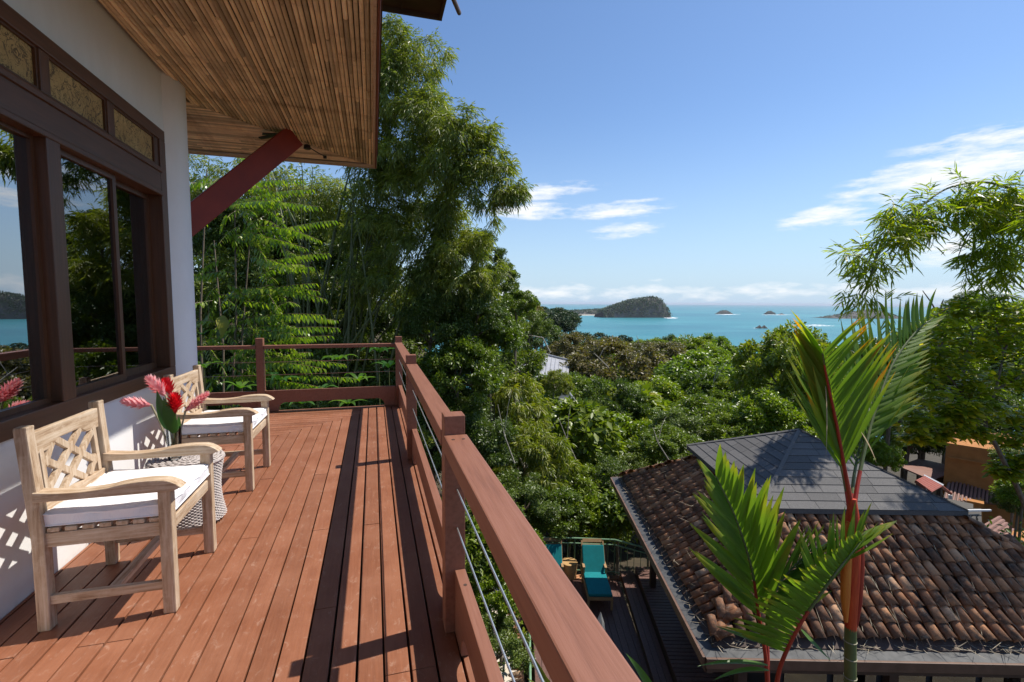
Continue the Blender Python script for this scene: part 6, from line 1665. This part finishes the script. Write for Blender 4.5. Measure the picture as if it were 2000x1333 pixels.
# ------------------------------------------------------------------ bay: headland, islets, beach
def islet(name, label, cat, x0, x1, yb, prof, seed, trees=True, q=9.0, n=2600, kind_=None):
    """wooded rock rising from the sea; prof: (fraction along, height px) outline; yb waterline"""
    g = np.random.default_rng(seed)
    A_, B_ = atz(x0, yb, SEA), atz(x1, yb, SEA)
    al_ = B_ - A_; Lh = np.linalg.norm(al_); e = al_ / Lh; dist = np.linalg.norm((A_ + B_) / 2 - EYE); mpp = dist / F_PX
    bk = np.array([-e[1], e[0], 0]); bk = bk if bk @ FWD > 0 else -bk
    fr_ = [p[0] for p in prof]; hh = [p[1] * mpp for p in prof]
    nu, nv = 44, 16; V = []
    dep = Lh * .45
    for j in range(nv + 1):
        v = j / nv
        for i in range(nu + 1):
            u = i / nu; h = np.interp(u, fr_, hh); prv = math.sin(math.pi * min(1, v * 1.25 if v < .4 else .5 + (v - .4) / 1.2)) ** .6
            edge = 1.0
            V.append(A_ + e * (u * Lh) + bk * (dep * v) + np.array([0, 0, h * prv * edge * (1 + .06 * math.sin(i * 1.7 + j * 2.3)) - 1.0]))
    V = np.array(V); ii, jj = np.meshgrid(np.arange(nu), np.arange(nv)); a = (jj * (nu + 1) + ii).ravel()
    t_ = thing(name, label, cat, tuple((A_ + B_) / 2))
    obj('rock_mass', mesh_np('rock_mass', V, [np.stack([a, a + 1, a + nu + 2, a + nu + 1], 1)], smooth=False), 'rock', t_)
    if trees:
        G = V.reshape(nv + 1, nu + 1, 3); k = n
        cl_ = max(60, n // 14); ui = g.random(cl_) * nu; vi = g.random(cl_) ** 1.3 * nv * .75
        i0, j0 = np.minimum(ui.astype(int), nu - 1), np.minimum(vi.astype(int), nv - 1)
        fx, fy = (ui - i0)[:, None], (vi - j0)[:, None]
        C = G[j0, i0] * (1 - fx) * (1 - fy) + G[j0, i0 + 1] * fx * (1 - fy) + G[j0 + 1, i0] * (1 - fx) * fy + G[j0 + 1, i0 + 1] * fx * fy
        keep = C[:, 2] > SEA + q * .55; C = C[keep]
        per = 22; cid = np.repeat(np.arange(len(C)), per); m = len(cid)
        off = unit(g.normal(size=(m, 3))) * (g.random((m, 1)) ** .4) * q * .95 * [1, 1, .7]; P = C[cid] + off + [0, 0, q * .2]
        V2, F2, kk, al2 = leaf_arrays(P, unit(off) + g.normal(0, .6, (m, 3)), g.normal(0, .5, (m, 3)) + [0, 0, 1.], q * g.uniform(.45, .8, m), q * g.uniform(.3, .5, m), 0, 1, .1)
        tag(obj('tree_cover', mesh_np('tree_cover', V2, F2, {'tint': np.repeat(np.clip(.5 * g.random(len(C))[cid] + .5 * g.random(m), 0, 1), kk)}), 'leaf_far', t_), kind='stuff')
    return t_
hd = islet('headland', 'wooded headland rising from the sea beyond the bay', 'headland', 1184, 1313, 621, [(0, 10), (.1, 17), (.22, 22), (.32, 27), (.45, 32), (.6, 34.5), (.75, 38), (.87, 36), (.94, 27), (.98, 12), (1, 3)], 1, True, 12.5, 9000)
islet('low_spit', 'low wooded spit joining the headland to the shore', 'spit', 1020, 1190, 615, [(0, 9), (.3, 7), (.5, 6), (.7, 7), (1, 10)], 2, True, 10.0, 9000)
islet('sea_rock', 'dark rocky islet in open water right of the headland', 'rock', 1405, 1433, 614, [(0, 1), (.2, 5), (.5, 7), (.75, 5), (1, 1)], 3, True, 5.0, 260)
islet('sea_rock', 'small round islet further right on the water', 'rock', 1498, 1516, 614.5, [(0, 2), (.25, 5), (.6, 6), (1, 2)], 4, True, 4.0, 160)
islet('sea_rock', 'tiny rock beside the small round islet', 'rock', 1523, 1534, 615, [(0, 1), (.5, 2.6), (1, .6)], 5, False)
islet('peaked_island', 'peaked wooded island seen behind the palm fronds', 'island', 1642, 1780, 623, [(0, 1), (.2, 5), (.45, 11), (.6, 15), (.72, 12), (.9, 5), (1, 1)], 6, True, 6.5, 4200)
islet('sea_rock', 'twin pointed rock near the shore trees at right', 'rock', 1480, 1500, 642, [(0, 2), (.3, 6), (.5, 2), (.75, 6), (1, 2)], 7, False)
def shore(name, mat, x0, x1, y, th, label=None, cat=None):
    A_, B_, C_, D4 = atz(x0, y + th, SEA), atz(x1, y + th, SEA), atz(x1, y, SEA), atz(x0, y, SEA)
    z_ = np.array([0, 0, .6])
    return MB().prism([A_ + z_, B_ + z_, C_ + z_, D4 + z_], (0, 0, -.5)).build(name, mat)
tag(shore('beach', 'sand', 1124, 1216, 615.2, 1.5), kind='structure')
rs = random.Random(3)
def foam(label, x0, x1, y, th):
    g = []; n = 18
    for i in range(n + 1):
        u = i / n; w_ = th * (.25 + .75 * math.sin(math.pi * u)) * rs.uniform(.35, 1.2); x_ = x0 + (x1 - x0) * u; yy_ = y + rs.uniform(-.25, .25)
        g.append((x_, yy_ - w_ / 2, yy_ + w_ / 2))
    V = [atz(a, b, SEA) + [0, 0, .35] for a, b, c in g] + [atz(a, c, SEA) + [0, 0, .35] for a, b, c in g]
    o_ = MB().add(V, [(i, i + 1, n + 1 + i + 1, n + 1 + i) for i in range(n)]).build('surf_foam', 'foam')
    return tag(o_, kind='structure')
foam('', 1296, 1324, 621.5, 2.2); foam('', 1398, 1446, 614.6, 1.0); foam('', 1488, 1545, 615.4, .9); foam('', 1470, 1496, 641.5, 1.2); foam('', 1568, 1630, 637, 1.4); foam('', 1575, 1612, 634.6, .7); foam('', 1700, 1730, 619, .8)
# sea air
hz = MB().box(-41000, 41000, -2100, 41000, -97.5, 45).build('haze', 'soil'); hz.data.materials.clear()
hm = bpy.data.materials.new('haze_air'); hm.use_nodes = True; ht = hm.node_tree; ht.nodes.clear()
ho = ht.nodes.new('ShaderNodeOutputMaterial'); hv = ht.nodes.new('ShaderNodeVolumePrincipled')
hv.inputs['Density'].default_value = 3e-5; hv.inputs['Color'].default_value = (.85, .9, 1, 1)
ht.links.new(hv.outputs[0], ho.inputs['Volume']); hz.data.materials.append(hm); tag(hz, 'pale sea air between the terrace and the horizon', kind='stuff')
for o_ in _abs_roots:
    if '_abs' in o_: del o_['_abs']
